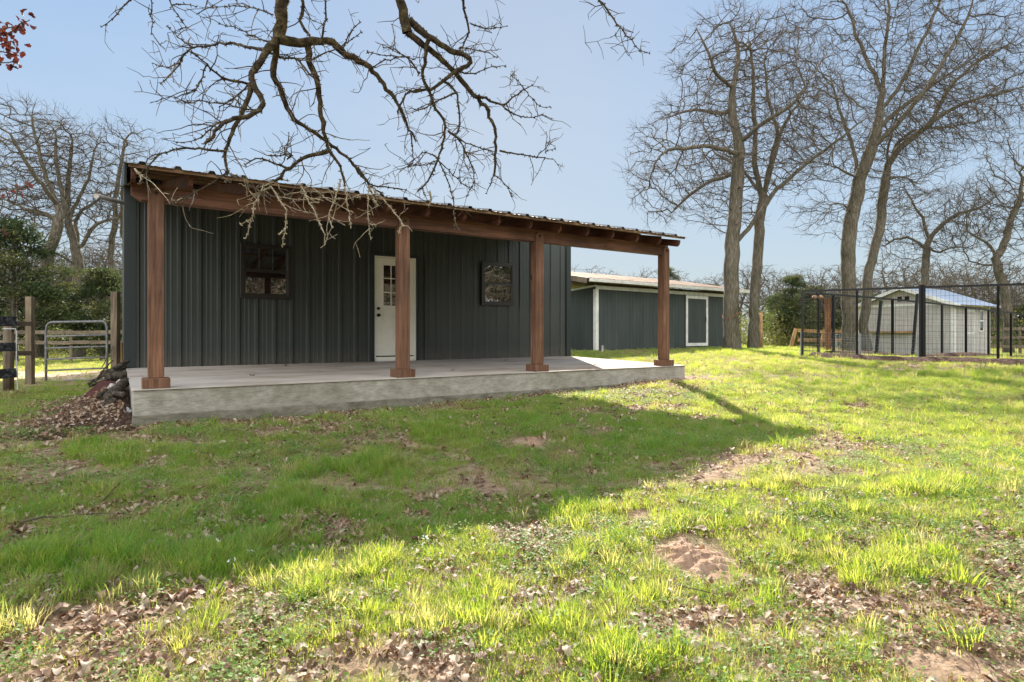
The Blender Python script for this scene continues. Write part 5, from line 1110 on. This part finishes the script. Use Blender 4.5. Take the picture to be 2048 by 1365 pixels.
# ------------------------------------------------------------------ grass, leaves, weeds (scattered by geometry nodes)
def hidden_coll(name): return bpy.data.collections.new(name)
def var_obj(coll, name, V, Fs, mt):
    o = mesh_np(name, V, Fs, mt); COL.objects.unlink(o); coll.objects.link(o); return o
def tuft(nb, rad, h0, h1, wd, lean, seed):
    g = np.random.default_rng(seed); V = []; Q = []; T = []
    for i in range(nb):
        a = g.uniform(0, 6.28); r = rad*math.sqrt(g.random()); x, y_ = r*math.cos(a), r*math.sin(a); h = g.uniform(h0, h1); w_ = wd*g.uniform(.7, 1.3)
        la = a+g.normal(0, .9); le = lean*g.uniform(.2, 1.3)*h; dx, dy = math.cos(la)*le, math.sin(la)*le; tx, ty = -math.sin(la+g.normal(0, .6))*w_/2, math.cos(la+g.normal(0, .6))*w_/2
        b = len(V)
        V += [(x-tx, y_-ty, -.012), (x+tx, y_+ty, -.012), (x+dx*.3-tx*.9, y_+dy*.3-ty*.9, h*.5), (x+dx*.3+tx*.9, y_+dy*.3+ty*.9, h*.5), (x+dx*.75-tx*.55, y_+dy*.75-ty*.55, h*.84), (x+dx*.75+tx*.55, y_+dy*.75+ty*.55, h*.84), (x+dx*1.25, y_+dy*1.25, h)]
        Q += [(b, b+1, b+3, b+2), (b+2, b+3, b+5, b+4)]; T.append((b+4, b+5, b+6))
    return np.array(V), [np.array(Q), np.array(T)]
def scatter(name, label, coll, pts, rot, scl, idx, cat):
    me = bpy.data.meshes.new(name); me.vertices.add(len(pts)); me.vertices.foreach_set('co', np.asarray(pts, np.float32).ravel())
    a = me.attributes.new('rot', 'FLOAT_VECTOR', 'POINT'); a.data.foreach_set('vector', np.asarray(rot, np.float32).ravel())
    a = me.attributes.new('scl', 'FLOAT', 'POINT'); a.data.foreach_set('value', np.asarray(scl, np.float32))
    a = me.attributes.new('idx', 'INT', 'POINT'); a.data.foreach_set('value', np.asarray(idx, np.int32))
    o = bpy.data.objects.new(name, me); COL.objects.link(o); tag(o, label, cat, None, 'stuff')
    g = bpy.data.node_groups.new(name+'_nodes', 'GeometryNodeTree'); g.interface.new_socket('Geometry', in_out='INPUT', socket_type='NodeSocketGeometry'); g.interface.new_socket('Geometry', in_out='OUTPUT', socket_type='NodeSocketGeometry')
    nn = g.nodes; gi = nn.new('NodeGroupInput'); gout = nn.new('NodeGroupOutput'); ip = nn.new('GeometryNodeInstanceOnPoints'); ci = nn.new('GeometryNodeCollectionInfo'); ci.inputs['Collection'].default_value = coll
    ci.inputs['Separate Children'].default_value = True; ci.inputs['Reset Children'].default_value = True
    def na(nm, t): x = nn.new('GeometryNodeInputNamedAttribute'); x.data_type = t; x.inputs['Name'].default_value = nm; return x.outputs['Attribute']
    e2r = nn.new('FunctionNodeEulerToRotation'); lk = g.links.new
    lk(gi.outputs[0], ip.inputs['Points']); lk(ci.outputs[0], ip.inputs['Instance']); ip.inputs['Pick Instance'].default_value = True
    lk(na('idx', 'INT'), ip.inputs['Instance Index']); lk(na('rot', 'FLOAT_VECTOR'), e2r.inputs[0]); lk(e2r.outputs[0], ip.inputs['Rotation']); lk(na('scl', 'FLOAT'), ip.inputs['Scale']); lk(ip.outputs[0], gout.inputs[0])
    md_ = o.modifiers.new('scatter', 'NODES'); md_.node_group = g; return o
def sample(n, z0, z1, pw=1.): # points in the view wedge, with a margin to each side
    Z = z0+(z1-z0)*rng.random(n)**pw; half = .93*Z+1.6; X = rng.uniform(-1, 1, n)*half
    s, p = XZ(X, Z); return s, p, Z
def inside(s, p):
    m_ = (s > .05) & (s < 9.42) & (p > 7.07) & (p < 19.5) & ~((p < WP) & (s > 8.42+(p-7.1)*(.942/4.43)+.01))
    X = .8328*s-.5535*p; Z = .5535*s+.8328*p
    sx = Z-21.6; ax = s-SHED[0]; ay = p-SHED[1]; c_, s_ = math.cos(SANG), math.sin(SANG); lx = ax*c_+ay*s_; ly = -ax*s_+ay*c_; m_ |= (lx > 0) & (lx < 9.6) & (ly > -.03) & (ly < 6)
    ax = s-PS[0]; ay = p-PS[1]; c_, s_ = math.cos(PANG), math.sin(PANG); lx = ax*c_+ay*s_; ly = -ax*s_+ay*c_; m_ |= (lx > 0) & (lx < 3.4) & (ly > -.03) & (ly < 3.9)
    for bp_, r_ in BERM:
        for q in bp_[::2]: m_ |= (s-q[0])**2+(p-q[1])**2 < r_*r_*1.3
    return m_
SHED, SANG = local(1192, 21.6, 2582); PS, PANG = local(1908, 24.8, 2960)
def onmound(s, p):
    r = np.zeros_like(s)
    for cs, cp, rx, ry in MOUNDS:
        ds, dp = s-cs, p-cp; X = .8328*ds-.5535*dp; Y = .5535*ds+.8328*dp; r = np.maximum(r, 1-np.sqrt((X/rx)**2+(Y/ry)**2))
    return r
gc = hidden_coll('grass_kinds'); KIND = []
for v in range(5): V, Fs = tuft(34, .08, .016, .06, .0028, 1.0, v); var_obj(gc, 'grass_a%d' % v, V, Fs, M['grass'])
for v in range(3): V, Fs = tuft(42, .09, .08, .19, .0060, .65, 20+v); var_obj(gc, 'grass_b%d' % v, V, Fs, M['grass'])
for v in range(2): V, Fs = tuft(14, .07, .03, .09, .0035, 1.1, 30+v); var_obj(gc, 'grass_c%d' % v, V, Fs, M['drygrass'])
for v in range(3): V, Fs = tuft(22, .10, .006, .02, .003, 6., 40+v); var_obj(gc, 'grass_d%d' % v, V, Fs, M['drygrass'])
CL = [(605, 1010, 70, 25), (560, 960, 90, 20), (520, 1110, 110, 40), (570, 1180, 70, 35), (740, 1130, 40, 30), (330, 1120, 120, 30), (60, 1230, 90, 40), (150, 1170, 110, 30), (1150, 1020, 60, 20), (1350, 1060, 40, 25), (1780, 1120, 80, 30), (1850, 980, 60, 14), (1000, 1240, 80, 30), (1180, 1110, 60, 25), (1620, 1190, 80, 40), (1470, 1140, 25, 30), (1980, 1290, 80, 40), (1950, 760, 220, 12), (1870, 752, 60, 10), (700, 940, 90, 18), (1600, 705, 120, 6), (220, 910, 60, 20), (860, 870, 60, 10), (100, 1140, 120, 30), (1280, 1330, 60, 40), (830, 1290, 40, 40)]
def clump(s, p):
    x, y_, Z = px_of(s, p); r = np.zeros_like(x)
    for a, c_, rx, ry in CL: r = np.maximum(r, np.exp(-((x-a)/rx)**2-((y_-c_)/ry)**2))
    return r
parts = []
for (cnt, z0, z1, sc) in ((34000, 1.1, 4.2, .85), (90000, 4.2, 10, 1.0), (80000, 10, 22, 1.5), (28000, 22, 45, 2.3)):
    s, p, Z = sample(cnt, z0, z1, .62); br = bare(s, p); nz1 = fbm(s*1.1, p*1.1, 0); nz2 = fbm(s*4.5, p*4.5, 2)
    X = .8328*s-.5535*p
    dens = np.clip(.95*ss(.38, .62, nz1*.35+nz2*.65)+.34+.2*ss(8, 16, Z)-.2*(1-ss(2, 5, Z))-br*1.25, 0, 1); dens *= 1-ss(.0, .12, onmound(s, p))*.98
    pth = np.exp(-((Z-(13.6-.02*X))/2.0)**4)*(X < -4.5); dens *= 1-pth*.93
    dens *= 1-np.exp(-((p-6.85)/(.1+.5*nz1))**2)*(s < 8.5)*(s > -.2)*.75
    hp = np.clip((s+1.2)/.6, 0, 1)*(s < .14)*(p > 6.5)*(p < 11); dens *= 1-.96*hp
    k = (rng.random(cnt) < dens) & ~inside(s, p); s, p, Z, nz1, nz2 = s[k], p[k], Z[k], nz1[k], nz2[k]
    cl = clump(s, p); scl = sc*(.42+.5*nz2+.25*rng.random(len(s)))
    ix = rng.integers(0, 5, len(s)); big = rng.random(len(s)) < (.015+.6*cl); ix[big] = rng.integers(5, 8, big.sum()); scl[big] *= .72
    dry = rng.random(len(s)) < (.16+.28*(nz1 < .42)+.12*(Z > 9)); ix[dry & ~big] = rng.integers(8, 13, (dry & ~big).sum())
    scl = np.where(Z > 10, scl*.8, scl)
    parts.append((np.stack([s, p, ground(s, p)], 1), np.stack([rng.normal(0, .12, len(s)), rng.normal(0, .12, len(s)), rng.uniform(0, 6.28, len(s))], 1), scl, ix))
scatter('grass', 'green winter grass growing in uneven tufts over the yard', gc, *[np.concatenate([q[i] for q in parts]) for i in range(4)], 'grass')
# dead leaves
lc = hidden_coll('leaf_kinds')
for v in range(7): V, Fm = oakleaf(.07, [.2, .7, 1.0, -.5, .9, .35, -.8][v], v); V[:, 2] += .012; var_obj(lc, 'leaf_%d' % v, V, [Fm], M['deadleaf'])
parts = []
for (cnt, z0, z1, sc) in ((60000, 1.1, 4.2, .72), (90000, 4.2, 10, .85), (40000, 10, 24, 1.1)):
    s, p, Z = sample(cnt, z0, z1, .62); br = bare(s, p); nz1 = fbm(s*1.1, p*1.1, 0); nz2 = fbm(s*4.5, p*4.5, 2); X = .8328*s-.5535*p
    dens = np.clip(.55*(1-ss(.36, .58, nz1*.35+nz2*.65))+.16+.28*(1-ss(2, 5, Z))+br*.8-.2*ss(8, 14, Z), 0.05, 1); om = onmound(s, p); dens *= 1-ss(0, .15, om)*.93
    hp = np.clip((s+1.3)/.8, 0, 1)*(s < .1)*(p > 6.3)*(p < 10.6); dens = np.maximum(dens, hp*.8)
    pile = np.exp(-((p-6.75)/(.25+.35*nz1))**2)*(s < 8.6)*(s > -.5); dens = np.maximum(dens, .8*pile)
    k = (rng.random(cnt) < dens) & ~inside(s, p); s, p, Z = s[k], p[k], Z[k]
    lift = rng.random(len(s))**2*.02-.006
    hh = np.where((s > -2.2) & (s < .12) & (p > 6.7) & (p < 11.3), .62*np.exp(-((s+.0)/.36)**2)*(.2*ss(6.7, 7.6, p)+.22*ss(8, 9.3, p))*(1-ss(10.6, 11.3, p))+.05*np.exp(-((s+.4)/.4)**2)*ss(6.6, 7.4, p)*(1-ss(9, 10, p)), 0)*np.clip((s+1.15)/.5, 0, 1)
    parts.append((np.stack([s, p, ground(s, p)+lift+hh+.01*(hh > 0)], 1), np.stack([rng.normal(0, .2, len(s)), rng.normal(0, .2, len(s)), rng.uniform(0, 6.28, len(s))], 1), sc*(.28+.95*rng.random(len(s))**1.8), rng.integers(0, 7, len(s))))
scatter('fallen_leaves', 'curled brown oak leaves scattered over the grass and soil', lc, *[np.concatenate([q[i] for q in parts]) for i in range(4)], 'leaves')
# extra leaves on the heap
# weeds
wc = hidden_coll('weed_kinds')
for v in range(4):
    g = np.random.default_rng(70+v); V = []; Q = []
    for i in range(44):
        a = g.uniform(0, 6.28); r = .07*math.sqrt(g.random()); c = np.array([r*math.cos(a), r*math.sin(a), g.uniform(.008, .05)]); sz = g.uniform(.0022, .0055); nrm = np.array([g.normal(0, .4), g.normal(0, .4), 1]); nrm /= np.linalg.norm(nrm)
        u = np.cross(nrm, [1, 0, 0]); u /= np.linalg.norm(u); v_ = np.cross(nrm, u); b = len(V)
        for k in range(6): V.append(c+sz*(u*math.cos(k*1.047)+v_*math.sin(k*1.047)*1.2))
        Q.append(tuple(range(b, b+6)))
    var_obj(wc, 'weed_%d' % v, np.array(V), [np.array(Q)], M['weed'])
s, p, Z = sample(17000, 1.1, 9, .7); nzz = fbm(s*1.7, p*1.7, 5); k = (rng.random(len(s)) < .75*ss(.42, .62, nzz)+.15) & ~inside(s, p) & (onmound(s, p) < .05); s, p = s[k], p[k]
scatter('clover', 'small leaved clover and weeds low among the grass', wc, np.stack([s, p, ground(s, p)], 1), np.stack([np.zeros(len(s)), np.zeros(len(s)), rng.uniform(0, 6.28, len(s))], 1), rng.uniform(.7, 1.4, len(s)), rng.integers(0, 4, len(s)), 'weeds')
# white flowers in the foreground grass
for i, (px, py) in enumerate(((439, 1083), (462, 1125), (501, 1100), (102, 1190), (628, 1128), (853, 1078))):
    q, Z = gpt(px, py+30); o = thing('white_flower', 'small white flower stalk among the tall grass where shade meets sun', 'flower', tuple(q), 'white flower stalks in the foreground grass')
    h = 30/F_PX*Z+.02; mb = MB(); mb.tube([q, q+np.array([.01, 0, h*.6]), q+np.array([.0, .01, h])], .0014, 4); mb.build('stem', M['weed'], o)
    mb = MB()
    for k in range(9):
        a = rng.uniform(0, 6.28); c = q+np.array([.012*math.cos(a), .012*math.sin(a), h-rng.uniform(0, .045)]); e = rng.normal(0, .007, (3, 3)); mb.add([c+e[0], c+e[1], c+e[2]], [(0, 1, 2)])
    mb.build('petals', M['flower'], o)
# fallen sticks
def stick(pts, r, label):
    c = []
    for x, y_ in pts: q, Z = gpt(x, y_); c.append(q+np.array([0, 0, .03]))
    pp = resample(c, .06, .004); mb = MB(); mb.tube(list(pp), list(np.linspace(r, r*.5, len(pp))), 6); o = mb.build('fallen_stick', M['twig'], None, 0, True); tag(o, label, 'stick', 'sticks lying in the grass')
stick([(40, 1055), (90, 1048), (160, 1040), (220, 1037)], .007, 'long pale stick lying in the shaded grass on the left')
stick([(205, 1012), (225, 990), (240, 975)], .005, 'short forked stick in the dark leaf clump on the left')
stick([(1340, 1180), (1420, 1200)], .004, 'thin twig on the sunlit litter below the large mound')
# orange cord round the pale oak
b = grd(1463, Z1); zc = b[2]+1.25; mb = MB(); mb.tube([(b[0]+.30*math.cos(a), b[1]+.30*math.sin(a), zc+.12*math.sin(a*1.5)) for a in np.linspace(0, 6.28, 24)]+[(b[0]+.25, b[1]-.26, zc-.4)], .006, 5); o = mb.build('rope', M['orange']); tag(o, 'thin orange rope tied round the pale forked oak', 'rope')
